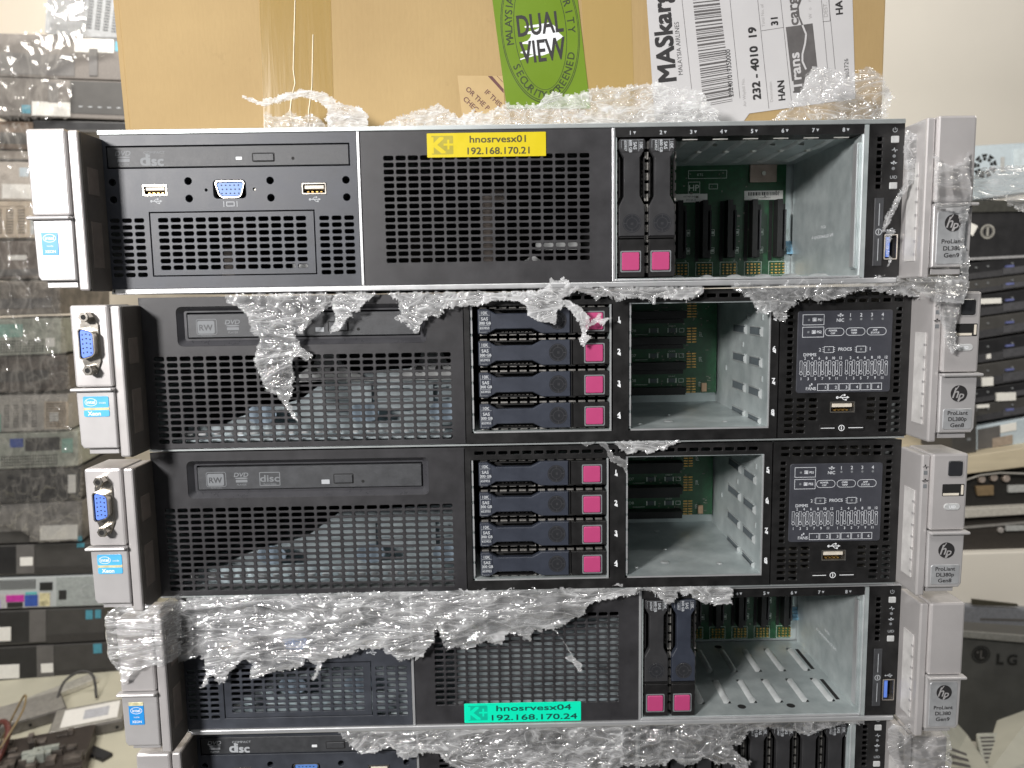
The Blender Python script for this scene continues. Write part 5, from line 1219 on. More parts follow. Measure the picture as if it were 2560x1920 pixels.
def vent(t_, P, a, b, c, d, nx, nz, fx=0.6, fz=0.6, m_=None, y=-0.6, nm='vent_holes'):
    part(nm, grid(P, a, b, c, d, nx, nz, fx, fz, y), m_ or HOLE, t_)

EXT = -110   # how far the fronts run on to the left outside the picture
def LQ(x0, yt0, yb0, x1, yt1, yb1): return None
Q = {
'A': [(230.8, 1576.5), (422.0, 1555.5), (443.0, 1666.8), (249.6, 1703.5)],
'B': [(108.5, 1476.1), (429.8, 1472.2), (436.7, 1574.2), (116.8, 1572.8)],
'Cc': [(100.8, 1387.5), (423.6, 1380.3), (429.7, 1470.4), (108.3, 1474.3)],
'D': [(184.7, 1350.5), (421.8, 1354.1), (423.3, 1376.5), (187.0, 1378.1)],
'E': [(59.6, 1310.3), (190.2, 1309.1), (195.4, 1373.6), (65.4, 1376.0)],
'F': [(49.2, 1192.5), (185.1, 1191.0), (192.4, 1281.4), (57.1, 1281.9)],
'F2': [(57.3, 1284.7), (192.6, 1284.2), (194.4, 1306.4), (59.4, 1307.6)],
'G_': [(41.3, 1103.0), (191.5, 1104.2), (198.3, 1190.0), (49.0, 1189.7)],
'H': [(32.7, 1005.1), (188.3, 1008.0), (195.4, 1096.6), (40.7, 1095.5)],
'I': [(25.0, 917.5), (213.1, 920.7), (219.3, 1000.9), (32.4, 1001.3)],
'J': [(16.5, 821.4), (207.4, 824.1), (214.1, 911.0), (24.5, 911.8)],
'K': [(8.6, 731.1), (215.1, 733.9), (221.7, 819.8), (16.3, 818.5)],
'L': [(0.2, 635.9), (209.3, 634.2), (216.2, 724.0), (8.1, 726.2)],
'M': [(-8.0, 542.7), (225.6, 542.4), (232.2, 630.2), (-0.2, 631.9)],
'N': [(-15.6, 456.6), (223.9, 457.5), (229.8, 537.1), (-8.4, 538.7)],
'O': [(-24.3, 357.5), (220.5, 350.0), (228.1, 452.1), (-16.0, 452.6)],
'P': [(-31.7, 273.7), (268.3, 262.9), (274.0, 343.5), (-24.9, 351.4)],
'Q': [(-39.2, 189.2), (262.0, 176.4), (268.0, 258.7), (-32.3, 267.5)],
'R': [(-47.8, 91.3), (255.4, 84.7), (261.7, 172.1), (-39.7, 183.0)],
'S': [(-56.1, -3.3), (285.2, -15.5), (287.8, 77.7), (-48.2, 87.1)]}
t_ = computer('desktop_computer', 'light grey computer back with rows of tiny vent holes, on top of the left stack', 5, Q['A'], mat('mid grey steel', (0.25, 0.26, 0.27), 0.5), [('power_supply', mat('mid grey steel', (0.25, 0.26, 0.27), 0.5), .0, .0, .42, 1, .8)], depth=300)
for i in range(6): vent(t_, Q['A'], .46+i*.095, .18, .52+i*.095, .85, 3, 12)
vent(t_, Q['A'], .1, .2, .36, .8, 8, 10, .7, .7)
t_ = computer('desktop_computer', 'mesh fronted desktop with white sticker and blue badge, directly under the topmost grey one', 5, Q['B'], MESHG, [('drive_cover', CASEG, .05, .06, .56, .55, 1), ('handle', CASEG, .66, .08, .72, .7, 2), ('white_sticker', PAPER, .56, .62, .83, .92, .6), ('blue_badge', CYANP, .84, .66, .9, .88, .6)])
t_ = computer('desktop_computer', 'second mesh fronted desktop, disc drive on its right and white sticker at its foot', 5, Q['Cc'], MESHG, [('optical_drive', CASEB, .53, .13, .98, .97, 1), ('handle', CASEG, .38, .38, .45, .92, 2), ('white_sticker', PAPER, .27, .04, .53, .40, .8), ('blue_badge', CYANP, .2, .08, .26, .3, .6)])
vent(t_, Q['Cc'], .57, .28, .9, .34, 5, 1, .4, .4, m_=LPR, y=-2.0, nm='button_marks')
t_ = computer('desktop_computer', 'dark flat slab just above the left ear of the topmost server', 5, Q['D'], CASEK, [('lid_seam', CASEB, 0, .0, 1, .2, .5)])  # plain dark slab filling the space above the ear
t_ = computer('desktop_computer', 'brownish wrapped computer at the left edge, above the mesh one beside the server ear', 5, Q['E'], mat('brown case', (0.10, 0.07, 0.05), 0.4, 0, 0.5, 40), [('front_bar', CASEB, .1, .2, .9, .6, 1)])
t_ = computer('desktop_computer', 'thin pale metal computer lid at the left edge beside the topmost server', 5, Q['F2'], mat('taupe metal', (0.26, 0.23, 0.20), 0.4, 0.2), [('lid_seam', CASEB, 0, .0, 1, .15, .5)])
t_ = computer('desktop_computer', 'pale mesh fronted computer with long white sticker beside the topmost server ear', 5, Q['F'], mat('pale mesh', (0.42, 0.38, 0.34), 0.5, 0, 0.3, 400), [('white_sticker', PAPER, .42, .05, 1, .42, .8), ('square_badge', TINB, .7, .62, .85, .85, .6)])
t_ = computer('desktop_computer', 'beige computer back with upright vent columns, left of the topmost server', 5, Q['G_'], TAN, [('top_edge', TAN, 0, .86, 1, 1, 2), ('socket_plate', TIN, .8, .1, 1, .5, 1)])
for i in range(4): vent(t_, Q['G_'], .1+i*.17, .1, .21+i*.17, .8, 4, 9)
t_ = computer('desktop_computer', 'brown grey computer with a short white strip, level with the bottom of the topmost server', 5, Q['H'], mat('taupe case', (0.15, 0.125, 0.11), 0.4), [('white_strip', PAPER, .45, .5, .72, .63, .8), ('lower_bar', CASEG, 0, .08, 1, .26, 2)])
t_ = computer('desktop_computer', 'computer hidden in dense creased film beside the upper part of the second server ear', 5, Q['I'], mat('grey brown case', (0.17, 0.15, 0.13), 0.5, 0, 0.6, 30), [('front_bar', CASEG, .2, .2, .9, .5, 2)])
t_ = computer('desktop_computer', 'computer back with pale green upper part and square mesh below, left of the second server', 5, Q['J'], mat('greenish steel', (0.34, 0.36, 0.31), 0.5, 0.1, 0.3, 60), [('green_port', GRNB, .2, .5, .55, .85, 1), ('white_patch', PAPER, .82, .2, .93, .45, 1)])
vent(t_, Q['J'], .02, .06, .8, .42, 24, 5)
t_ = computer('desktop_computer', 'dark brown wrapped computer beside the badge of the second server', 5, Q['K'], mat('dark brown case', (0.09, 0.075, 0.065), 0.4, 0, 0.6, 50), [('front_bar', CASEB, .1, .3, .8, .6, 2)])
t_ = computer('desktop_computer', 'light grey computer back with four vent columns, left of the second server badge', 5, Q['L'], mat('warm grey steel', (0.40, 0.38, 0.35), 0.5, 0.1), [('power_supply', TAN, .74, .05, 1, .8, 1), ('socket', PAPER, .8, .25, .9, .5, 1.5), ('green_port', GRNB, .0, .0, .27, .5, 1)])
for i in range(4): vent(t_, Q['L'], .3+i*.1, .1, .36+i*.1, .75, 3, 9)
vent(t_, Q['L'], .76, .08, .98, .78, 9, 10, y=-2)
t_ = computer('desktop_computer', 'computer back with a blue round port, just above the wrapped black one', 5, Q['M'], mat('greenish steel', (0.34, 0.36, 0.31), 0.5, 0.1, 0.3, 60), [('port_recess', CASEB, .48, .48, .82, .85, 1), ('blue_port', mat('deep blue port', (0.03, 0.08, 0.35), 0.5), .33, .6, .46, .85, 1.5), ('green_port', GRNB, .84, .4, .95, .8, 1.2)])
vent(t_, Q['M'], .24, .06, .8, .38, 22, 4)
t_ = computer('desktop_computer', 'black computer front under film with a small white tag at its right end', 5, Q['N'], CASEB, [('drive_cover', CASEK, .3, .1, .9, .8, 1), ('white_tag', PAPER, .885, .22, .96, .8, 1.5)])
t_ = computer('desktop_computer', 'wrapped computer with a large white sticker low on its right side', 5, Q['O'], mat('mid grey case', (0.22, 0.21, 0.20), 0.5, 0, 0.5, 30), [('front_bar', CASEB, .0, .0, .5, .3, 1), ('white_sticker', PAPER, .6, .05, .96, .42, 1.5), ('blue_badge', CYANP, .96, .0, 1.0, .12, 1)])
def dell(label, key, sil, badges, extra):
    pp = [('black_bay', CASEK, .0, .08, sil[0], .96, 1), ('silver_strip', CASEG, sil[0], .06, sil[1], 1, 2)]
    return computer('desktop_computer', label, 5, Q[key], CASEB, pp+extra+badges)
t_ = dell('plain dark desktop front above the grey one with coloured ports', 'P', (.31, .45), [('blue_badge', CYANP, .78, .86, .84, .99, 1)], [('white_sticker', PAPER, .34, .32, .44, .60, 3), ('lower_band', mat('darker band', (0.035, 0.033, 0.032), 0.5), .45, .0, 1, .25, .5)])
t_ = computer('desktop_computer', 'grey computer back with magenta and blue ports and a round fan outline', 5, Q['Q'], TIN, [('port_plate', mat('port plate', (0.52, 0.52, 0.54), 0.4, 0.3), .0, .02, .58, .5, .8), ('power_supply', mat('psu grey', (0.33, 0.36, 0.36), 0.5, 0.1), .62, .04, 1, .97, 1.5), ('magenta_port', MAGENTA, .23, .22, .37, .44, 2), ('blue_port', mat('deep blue port', (0.03, 0.08, 0.35), 0.5), .375, .06, .475, .42, 2), ('cyan_port', mat('teal port', (0.1, 0.4, 0.42), 0.5), .38, .44, .47, .52, 2), ('socket', CASEK, .64, .25, .7, .55, 2.5), ('socket_switch', CASEK, .49, .56, .59, .82, 1.5), ('lilac_port', mat('lilac', (0.4, 0.35, 0.6), 0.5), .1, .02, .19, .3, 1.5), ('black_ports', CASEK, .24, .04, .36, .2, 2.2), ('audio_ports', mat('audio pastel', (0.55, 0.5, 0.3), 0.5, 0, 0.5, 60), .49, .05, .57, .48, 1.6)])
vent(t_, Q['Q'], .02, .6, .46, .95, 26, 1, .6, .9)
cc = zr(Q['Q'], .87, .5, .87, .5)[0]; m = MB(); m.cring(cc[0], cc[1], 17, 2.0, -3.2, 30); part('fan_ring', m, mat('pale ring', (0.4, 0.42, 0.43), 0.5), t_)
t_ = dell('dark desktop front with two blue badges, second from the bottom of the left stack', 'R', (.41, .54), [('blue_badge', CYANP, .85, .66, .905, .93, 1), ('green_badge', CYANP, .925, .68, .97, .93, 1)], [('white_sticker', PAPER, .1, .14, .27, .54, 3), ('lower_band', mat('darker band', (0.035, 0.033, 0.032), 0.5), .54, .0, 1, .24, .5)])
t_ = dell('dark desktop front with one blue badge at the bottom of the left stack', 'S', (.42, .54), [('blue_badge', CYANP, .82, .70, .88, .97, 1)], [('white_sticker', PAPER, .1, .1, .3, .5, 3), ('white_tag', PAPER, .45, .22, .535, .48, 3), ('lower_band', mat('darker band', (0.035, 0.033, 0.032), 0.5), .54, .0, 1, .24, .5)])
# film round the stack
film('stretch_film', 'creased film stretched over the two mesh fronted desktops at the upper left', 5, [(138.6, 1562.6), (190.5, 1569.6), (243.0, 1579.3), (249.3, 1681.2), (333.6, 1684.7), (324.6, 1564.1), (364.0, 1560.8), (384.3, 1534.3), (299.3, 1518.3), (217.8, 1480.1), (284.6, 1463.7), (273.0, 1381.5), (122.6, 1374.3), (113.1, 1464.1), (120.8, 1553.2)], -12, 4, 4.0, 31, FILMB, layers=1, fray=5, freq=0.02, group='stretch film round the left stack', sep=0)
film('stretch_film', 'film over the left stack between the topmost ear and the second server', 5, [(105.5, 1364.6), (183.3, 1365.8), (182.3, 1191.1), (188.0, 1097.6), (219.1, 983.4), (222.1, 906.4), (228.9, 818.7), (230.5, 720.3), (202.5, 711.4), (49.7, 716.8)], -14, 5, 4.0, 32, FILMB, layers=1, fray=5, freq=0.02, group='stretch film round the left stack', sep=0, aniso=(1.5, .6))
film('stretch_film', 'film bulging over the lower wrapped computers beside the third server ear', 5, [(49.7, 716.8), (203.2, 721.2), (233.6, 700.4), (225.3, 650.9), (245.2, 610.0), (237.7, 509.4), (221.6, 356.6), (128.6, 357.3), (94.1, 385.1), (41.3, 408.7), (23.3, 409.8)], -14, 5, 4.0, 33, FILMB, layers=1, fray=5, freq=0.02, group='stretch film round the left stack', sep=0, aniso=(1.5, .6))

# ================================================================ loose parts on the table, lower left
def world_thing(name, label, cat, loc, rz, group=None):
    o = bpy.data.objects.new(name, None); C.collection.objects.link(o); o.location = [v*0.001 for v in loc]; o.rotation_euler = (0, 0, rad(rz))
    o['label'] = label; o['category'] = cat
    if group: o['group'] = group
    o_shift[o.name] = Matrix.Identity(4); return o
TZ = -951.0
pA, pB, pC_, pD, pE, pF, pG = [(-1120.4, 1660.4), (-962.6, 1631.4), (-972.8, 1518.4), (-1105.5, 1580.5), (-1058.9, 1755.2), (-874.9, 1574.3), (-1070.3, 1500.0)]
def hdd(label, p, rz, top, tilt=0, z=0):
    t_ = world_thing('hard_drive', label, 'hard drive', (p[0], p[1], TZ+z), rz, 'loose hard drives on the table')
    t_.rotation_euler[0] = rad(tilt)
    part('body', MB().box(-73, 73, -51, 51, 0, 26), mat('cast aluminium', (0.16, 0.15, 0.14), 0.45, 0.5), t_, bevel=3)
    part('top_cover', MB().box(-70, 70, -48, 48, 26.1, 28), mat('brushed cover', (0.50, 0.48, 0.44), 0.35, 0.6), t_, bevel=1)
    if top: part('paper_label', MB().box(-52, 60, -38, 38, 28.1, 28.5), PAPER, t_); part('label_print', MB().box(-10, 40, -20, 22, 28.6, 28.8), mat('blue grey print', (0.45, 0.46, 0.50), 0.5), t_)
    m = MB()
    for sx_ in (-60, 0, 60): m.box(sx_-3, sx_+3, -51.8, -51, 8, 14)
    part('screw_hole', m, HOLE, t_)
hdd('bare silver hard drive lying at an angle on the table, no paper label', pA, 38, False)
hdd('hard drive with white paper label beside the clear bag, near the fourth server ear', pB, 22, True)
t_ = world_thing('circuit_assembly', 'dark tangle of boards in a metal tray at the lower left corner', 'electronics', (pC_[0]-20, pC_[1]-60, TZ), 20)
part('tray', MB().box(-120, 110, -70, 90, 0, 34), mat('dark tray', (0.05, 0.04, 0.035), 0.5, 0.3), t_, bevel=2)
m = MB(); rnd = random.Random(9)
for i in range(34):
    x, y_ = rnd.uniform(-110, 85), rnd.uniform(-60, 75); m.box(x, x+rnd.uniform(8, 34), y_, y_+rnd.uniform(6, 22), 34.2, 38+rnd.uniform(0, 16))
part('board_parts', m, mat('mixed dark parts', (0.10, 0.085, 0.075), 0.45, 0.2, 0.8, 30), t_, bevel=1)
m = MB()
for i in range(7):
    x, y_ = rnd.uniform(-100, 80), rnd.uniform(-60, 20); m.box(x, x+rnd.uniform(12, 30), y_, y_+rnd.uniform(10, 24), 34.1, 50+rnd.uniform(0, 6))
part('pale_parts', m, mat('pale parts', (0.30, 0.32, 0.29), 0.5), t_, bevel=1)
m = MB()
for i in range(9): m.prism(circ(rnd.uniform(-110, 100), 18, 2.4, 10), -71.5, -70)
part('screw', m, CHROME, t_)
t_ = world_thing('metal_bracket', 'thin black metal bracket lying under the labelled hard drive', 'bracket', (pB[0]+45, pB[1]-95, TZ), -28)
part('bar', MB().box(-60, 70, -12, 12, 0, 8), CASEK, t_, bevel=1.5); m = MB()
for i in range(4): m.prism(circ(-45+i*30, 4, 2, 10), -12.8, -12)
part('hole', m, CHROME, t_)
def cable(name, label, pts, r, m_, cat='cable'):
    o0 = Vector(pts[0]); m = MB(); m.sm = True
    # smooth polyline
    P = [Vector(p)-o0 for p in pts]; S = []
    for i in range(len(P)-1):
        a, b_, c, d = P[max(i-1, 0)], P[i], P[i+1], P[min(i+2, len(P)-1)]
        for q in range(6):
            u = q/6; S.append(0.5*((2*b_)+(c-a)*u+(2*a-5*b_+4*c-d)*u*u+(3*b_-a-3*c+d)*u**3))
    S.append(P[-1]); m.tube(S, r, 8)
    o = obj(name, m.mesh(name, m_)); o.location = o0*0.001; o['label'] = label; o['category'] = cat; return o
cable('cable', 'dark thin cable looping behind the labelled hard drive', [(pE[0]-15, pE[1]-60, TZ+20), (pE[0]-25, pE[1]-10, TZ+45), (pE[0]+5, pE[1]+10, TZ+62), (pE[0]+35, pE[1]+10, TZ+50), (pE[0]+50, pE[1]-10, TZ+5)], 3.2, CASEB)
cable('cable', 'red wire bundle curling in at the bottom left corner', [(pG[0]-60, pG[1], TZ+10), (pG[0]-15, pG[1]+20, TZ+75), (pG[0]+22, pG[1]-10, TZ+70), (pG[0]+22, pG[1]-60, TZ+30), (pG[0]-10, pG[1]-90, TZ+5)], 6, REDC)
cable('cable', 'thin yellow wire arching over the dark boards at the bottom left', [(pG[0]-30, pG[1]+20, TZ+10), (pG[0]+12, pG[1]+60, TZ+110), (pG[0]+35, pG[1]+20, TZ+100), (pG[0]+30, pG[1]-50, TZ+60)], 2.2, YELC)
t_ = world_thing('hard_drive', 'pale metal plate propped near the foot of the left stack', 'hard drive', (pE[0]-50, pE[1]+25, TZ), 52, 'loose hard drives on the table')
part('body', MB().box(-75, 75, -20, 20, 0, 14), mat('bright aluminium', (0.60, 0.58, 0.52), 0.35, 0.4), t_, bevel=2)
film('plastic_bag', 'empty clear plastic bag on the table beside the fourth server ear', 5, [(310.8, -11.1), (342.6, -4.1), (382.1, -18.1), (375.3, -119.4), (334.1, -125.2), (305.7, -81.4), (299.7, -40.2)], -170, 9, 3.5, 41, FILMB, layers=1, fray=4, freq=0.025, cat='plastic bag', sep=0)
t_ = thing('paper_sheet', 'blank pale card standing at the back of the table by the left stack', 'card', 5, (250, 30, 0))
part('card', MB().prism([(191.5, -57.6), (261.9, -64.3), (264.2, -31.2), (200.5, -28.6)], 30, 33), mat('greenish paper', (0.55, 0.56, 0.45), 0.6), t_)

# ================================================================ right stack
Rg = 'computers in the right stack'
def comp6(name, label, P, case, pr, depth=320, group=Rg, cat='computer', y=0): return computer(name, label, 6, P, case, pr, depth, y, group, cat)
P = [(-43.2, 826.9), (175.6, 855.1), (168.6, 960.3), (-49.7, 951.2)]
t_ = comp6('desktop_computer', 'pale blue grey computer back with a round fan grille, on top of the right stack', P, TINB, [('drive_panel', mat('pale panel', (0.55, 0.63, 0.68), 0.5), .55, .45, 1, .88, 2), ('latch', GPL, .42, .45, .46, .75, 2)])
cc = [(9.4, 906.8), (36.8, 906.3)]
m = MB(); R_ = cc[1][0]-cc[0][0]
for i in range(9):
    a = 2*math.pi*i/9
    for r0, r1 in ((0.45, 0.70), (0.74, 1.0)):
        Pq = [(cc[0][0]+R_*r_*math.cos(a+da), cc[0][1]+R_*r_*math.sin(a+da)) for r_, da in ((r0, .08), (r1, .0), (r1, .5), (r0, .5))]
        m.flat(Pq[::-1], -0.7)
part('fan_grille', m, HOLE, t_)
m = MB()
for x in (2450, 2476): pass
P = [(-40.9, 695.1), (185.9, 700.8), (177.4, 828.1), (-47.9, 829.7)]
t_ = comp6('printer', 'glossy black machine with a round emblem, under the crumpled film at the right', P, CASEK, [('upper_edge', mat('dark satin', (0.05, 0.05, 0.045), 0.3), 0, .8, 1, 1, 6)], cat='printer', group=None)
cc = [(23.2, 758.9), (39.8, 758.7)]
m = MB(); m.cring(cc[0][0], cc[0][1], cc[1][0]-cc[0][0], 3.2, -1.6, 30); m.prism(rr(cc[0][0]-2.5, cc[0][1]-9.5, cc[0][0]+2.5, cc[0][1]+9.5, 1.0), -1.8, -1.3); m.cring(cc[0][0], cc[0][1], (cc[1][0]-cc[0][0])*0.74, 1.2, -1.6, 24)
part('round_emblem', m, mat('silver emblem', (0.42, 0.41, 0.38), 0.35, 0.3), t_)
part('chrome_line', MB().prism([(-40.8, 693.3), (185.9, 700.8), (185.6, 706.3), (-41.1, 698.8)], -4, 0), mat('chrome line', (0.5, 0.5, 0.52), 0.3, 0.4), t_)
t_ = thing('paper_tag', 'small square white tag stuck to the black machine beside the topmost server ear', 'tag', 6, (-5, -12, 735))
part('tag', MB().prism([(-30.0, 757.9), (-16.7, 748.6), (-6.0, 771.0), (-23.8, 779.4)], -12, -11), PAPER, t_)
rows = [('black desktop front, uppermost in the row of dark fronts at the right', 658, 700, 640, 684, None), ('grey desktop front without sticker, below the uppermost dark one at the right', 702, 738, 686, 716, None),
        ('desktop front with a long white sticker at the right, beside the second server', 742, 795, 722, 775, (2445, 2500, 747, 760)), ('black desktop front with a small badge at the right, below the long sticker', 798, 852, 778, 826, None),
        ('desktop front with a small round white dot at the right', 856, 912, 832, 890, (2452, 2462, 885, 896)), ('desktop front with a short white sticker at the right, level with the second logo', 916, 972, 893, 950, (2452, 2480, 946, 965)),
        ('desktop front with torn white tape at the right', 976, 1012, 953, 985, (2488, 2536, 982, 1004)), ('dark ribbed desktop side above the silver fan unit at the right', 1016, 1060, 990, 1032, (2450, 2480, 1020, 1030))]
RQ = [[[(-38.4, 646.3), (188.1, 668.7), (185.4, 709.1), (-40.4, 685.0)], [(103.4, 656.2), (188.7, 658.5), (187.3, 680.4), (102.6, 668.2)], [(68.7, 676.0), (87.2, 677.6), (86.9, 682.1), (68.4, 680.6)]], [[(-36.6, 611.2), (190.0, 639.2), (188.2, 666.8), (-38.3, 644.5)], [(105.3, 623.8), (190.9, 626.2), (189.6, 645.2), (105.0, 630.1)], [(71.1, 635.4), (89.6, 637.0), (89.4, 641.6), (70.8, 640.1)]], [[(-33.8, 558.1), (193.7, 584.5), (190.4, 633.6), (-36.4, 607.5)], [(108.6, 569.9), (194.5, 572.3), (192.6, 600.1), (107.7, 585.9)], [(73.3, 598.4), (91.9, 599.9), (91.6, 604.6), (73.0, 603.0)]], [[(-31.0, 504.7), (196.9, 536.9), (193.9, 581.7), (-33.7, 555.3)], [(111.7, 519.4), (197.9, 521.9), (195.9, 550.5), (110.9, 533.2)], [(76.4, 546.2), (95.0, 547.8), (94.7, 552.4), (76.1, 550.9)]], [[(-28.1, 448.1), (200.9, 476.7), (197.2, 531.2), (-30.8, 501.0)], [(115.3, 461.0), (201.7, 463.5), (199.7, 494.7), (114.3, 477.9)], [(79.6, 491.8), (98.3, 493.4), (98.0, 498.1), (79.3, 496.5)]], [[(-25.1, 391.1), (204.7, 419.9), (201.1, 473.9), (-27.9, 444.3)], [(118.8, 404.1), (205.5, 406.6), (203.5, 437.6), (117.7, 421.0)], [(82.9, 435.1), (101.7, 436.7), (101.4, 441.4), (82.6, 439.8)]], [[(-23.2, 352.9), (206.9, 386.6), (204.8, 417.0), (-24.9, 387.3)], [(121.0, 368.3), (207.9, 370.8), (206.4, 393.6), (120.7, 372.4)], [(86.3, 377.9), (105.1, 379.6), (104.8, 384.3), (86.0, 382.7)]], [[(-20.8, 306.7), (209.9, 341.6), (207.2, 381.8), (-23.0, 349.0)], [(123.7, 322.8), (211.0, 325.2), (209.1, 353.0), (123.3, 330.6)], [(88.5, 339.6), (107.4, 341.3), (107.1, 346.0), (88.3, 344.4)]]]
ST = [None, None, [(11.1, 592.8), (62.4, 593.9), (61.6, 606.0), (10.4, 604.9)], None, [(36.0, 464.2), (45.3, 465.9), (44.7, 476.3), (35.4, 474.5)], [(28.3, 399.8), (54.7, 401.3), (53.5, 421.3), (27.2, 419.8)], [(64.4, 363.9), (109.8, 365.2), (108.6, 384.3), (63.3, 383.1)], [(19.8, 347.4), (48.2, 348.9), (47.7, 356.6), (19.4, 355.1)]]
for i, (P3, sq) in enumerate(zip(RQ, ST)):
    Pm, Pg, Pb = P3
    t_ = comp6('desktop_computer', rows[i][0], Pm, CASEK if i % 2 == 0 else CASEB, [])
    part('lower_band', MB().prism(zr(Pm, .0, .03, 1, .38), -2, 2), mat('slate band', (0.045, 0.045, 0.05), 0.45), t_)
    part('drive_tray', MB().prism(zr(Pm, .45, .1, .72, .46), -4, 2), mat('grey tray', (0.085, 0.085, 0.095), 0.45, 0.2), t_)
    part('blue_badge', MB().prism(Pb, -5, 2), mat('violet blue badge', (0.12, 0.14, 0.32), 0.4), t_)
    m = MB()
    for q in (.18, .3, .55): c_ = zr(Pm, q, .68, q, .68)[0]; m.prism(circ(c_[0], c_[1], 2.4, 10), -3, 0)
    part('button', m, GPR, t_)
    if sq: part('white_sticker', MB().prism(sq, -5.5, 1), PAPER, t_)
P = [(25.7, 239.2), (214.5, 272.2), (210.3, 334.9), (22.3, 301.2)]
t_ = comp6('desktop_computer', 'silver computer unit with a brown stripe lying under the ribbed one at the right', P, TINB, [('fan_blob', CASEG, .02, .1, .3, .9, 1), ('white_sticker', PAPER, .3, .6, .5, .9, 2), ('brown_stripe', mat('brown stripe', (0.32, 0.26, 0.21), 0.5), .2, .1, .45, .45, 3)])
P = [(-42.9, 236.8), (15.3, 243.6), (9.5, 350.5), (-48.2, 341.9)]
t_ = comp6('power_supply_box', 'small dark box standing behind the right ears of the second and middle servers', P, CASEB, [('side_mark', GPR, .6, .3, .75, .36, 1)], depth=140, group=None, y=-20, cat='box')
def shelf(label, P, m_, y0=-40, y1=330):
    t_ = thing('shelf_board', label, 'shelf', 6, (P[0][0], y0, P[0][1])); part('board', MB().prism(P, y0, y1), m_, t_, bevel=2)
shelf('beige shelf board sloping up to the right, under the right stack', [(-89.4, 189.3), (189.7, 220.3), (186.6, 267.8), (-91.4, 230.4)], WOOD)
shelf('grey white shelf edge below the cable tray at the right', [(-84.4, 88.1), (197.7, 101.0), (196.4, 120.4), (-85.6, 111.3)], mat('grey white edge', (0.50, 0.48, 0.44), 0.5))
t_ = thing('open_chassis', 'open dark chassis with round connectors on the shelf right of the middle server', 'computer', 6, (0, -20, 130))
part('case', MB().prism([(-74.3, 106.4), (210.9, 114.6), (204.8, 205.9), (-77.7, 176.5)], -20, 300), mat('matt black', (0.014, 0.013, 0.012), 0.6), t_, bevel=2)
m = MB(); cA = [(26.5, 181.2), (54.6, 184.6), (84.0, 182.2), (19.4, 154.2), (52.4, 157.6)]
for x, z in cA[:3]: m.prism(circ(x, z, 8.5, 16), -30, -20, 1.5)
part('round_connector', m, mat('pinkish connector', (0.45, 0.38, 0.34), 0.4, 0.3), t_)
part('gold_connector', MB().prism([(18.9, 141.2), (56.7, 142.5), (55.4, 165.8), (12.9, 164.5)], -28, -20), mat('dull gold', (0.36, 0.26, 0.15), 0.4, 0.5), t_, bevel=1)
part('white_connector', MB().prism([(91.4, 147.8), (184.0, 150.2), (182.9, 165.7), (90.4, 165.2)], -28, -20), GPL, t_, bevel=1)
w5 = [(-84.4, 156.0), (-29.0, 177.3), (17.2, 192.9), (63.9, 197.9), (120.5, 195.1), (177.5, 184.6)]
m = MB().tube([(x, -34, z) for x, z in w5], 2.4, 6); m.sm = True; part('cable_arc', m, mat('grey cable', (0.34, 0.33, 0.31), 0.4), t_)
t_ = thing('open_chassis', 'dark tray with a pale rod below the grey white shelf edge', 'computer', 6, (0, -20, 10))
part('case', MB().prism([(-69.1, -2.0), (218.1, 6.3), (212.6, 89.1), (-73.0, 79.9)], -20, 300), mat('warm black', (0.035, 0.030, 0.026), 0.6), t_, bevel=2)
part('top_line', MB().prism([(-74.1, 55.7), (210.7, 75.7), (210.3, 80.6), (-74.4, 61.5)], -24, -20), mat('grey line', (0.30, 0.29, 0.28), 0.4), t_)
part('pale_rod', MB().prism([(91.3, 54.3), (209.1, 56.3), (208.4, 68.1), (90.6, 66.1)], -28, -20), GPL, t_, bevel=1)
m = MB(); cA = [(-20.5, 47.6), (80.1, 55.8)]
for x, z in cA: m.prism(circ(x, z, 7.0, 14), -27, -20, 1.5)
part('round_foot', m, mat('grey foot', (0.35, 0.33, 0.32), 0.5), t_)
# wall cabinet below
t_ = thing('cabinet', 'plain ivory cabinet side below the shelves at the right', 'cabinet', 6, (-40, 0, -290))
part('panel', MB().prism([(-83.4, -152.3), (232.7, -157.4), (221.3, 9.8), (-91.0, 5.0)], -42, 420), CREAM2, t_, bevel=3)
# monitor and keyboards
P = [(-91.7, -184.0), (261.0, -204.6), (256.1, -135.1), (-38.4, -112.6), (-94.7, -121.6)]
t_ = thing('monitor', 'silver grey monitor lying behind the dark one with the logo', 'monitor', 6, (0, -60, -200))
part('housing', MB().prism(P, -60, 120), mat('silver grey housing', (0.24, 0.25, 0.28), 0.4, 0.2), t_, bevel=5)
part('dark_gap', MB().prism([(-2.9, -111.0), (104.5, -116.6), (104.2, -111.7), (-3.7, -97.3)], -66, -60), mat('dark olive', (0.05, 0.045, 0.03), 0.6), t_)
part('seam', MB().prism([(20.4, -151.1), (200.9, -158.9), (200.5, -153.0), (20.1, -146.1)], -61.2, -59), CASEG, t_)
P = [(-141.7, -346.7), (113.1, -378.7), (147.2, -123.2), (-145.8, -96.9)]
t_ = thing('monitor', 'dark grey monitor back with round logo and two letters, right of the fourth server', 'monitor', 6, (0, -230, -470))
part('rear_cover', MB().prism(P, -230, -170), mat('dark grey monitor back', (0.060, 0.061, 0.060), 0.4, 0, 0.2, 15), t_, bevel=6)
part('top_edge', MB().prism([(-146.3, -108.5), (129.7, -138.1), (128.4, -120.1), (-147.0, -94.2)], -236, -229), mat('edge grey', (0.20, 0.20, 0.19), 0.4), t_, bevel=1.5)
c_ = [(-81.7, -151.4), (-61.9, -151.7), (-41.4, -164.7), (-8.6, -167.0), (-41.1, -141.3), (-63.4, -125.6)]
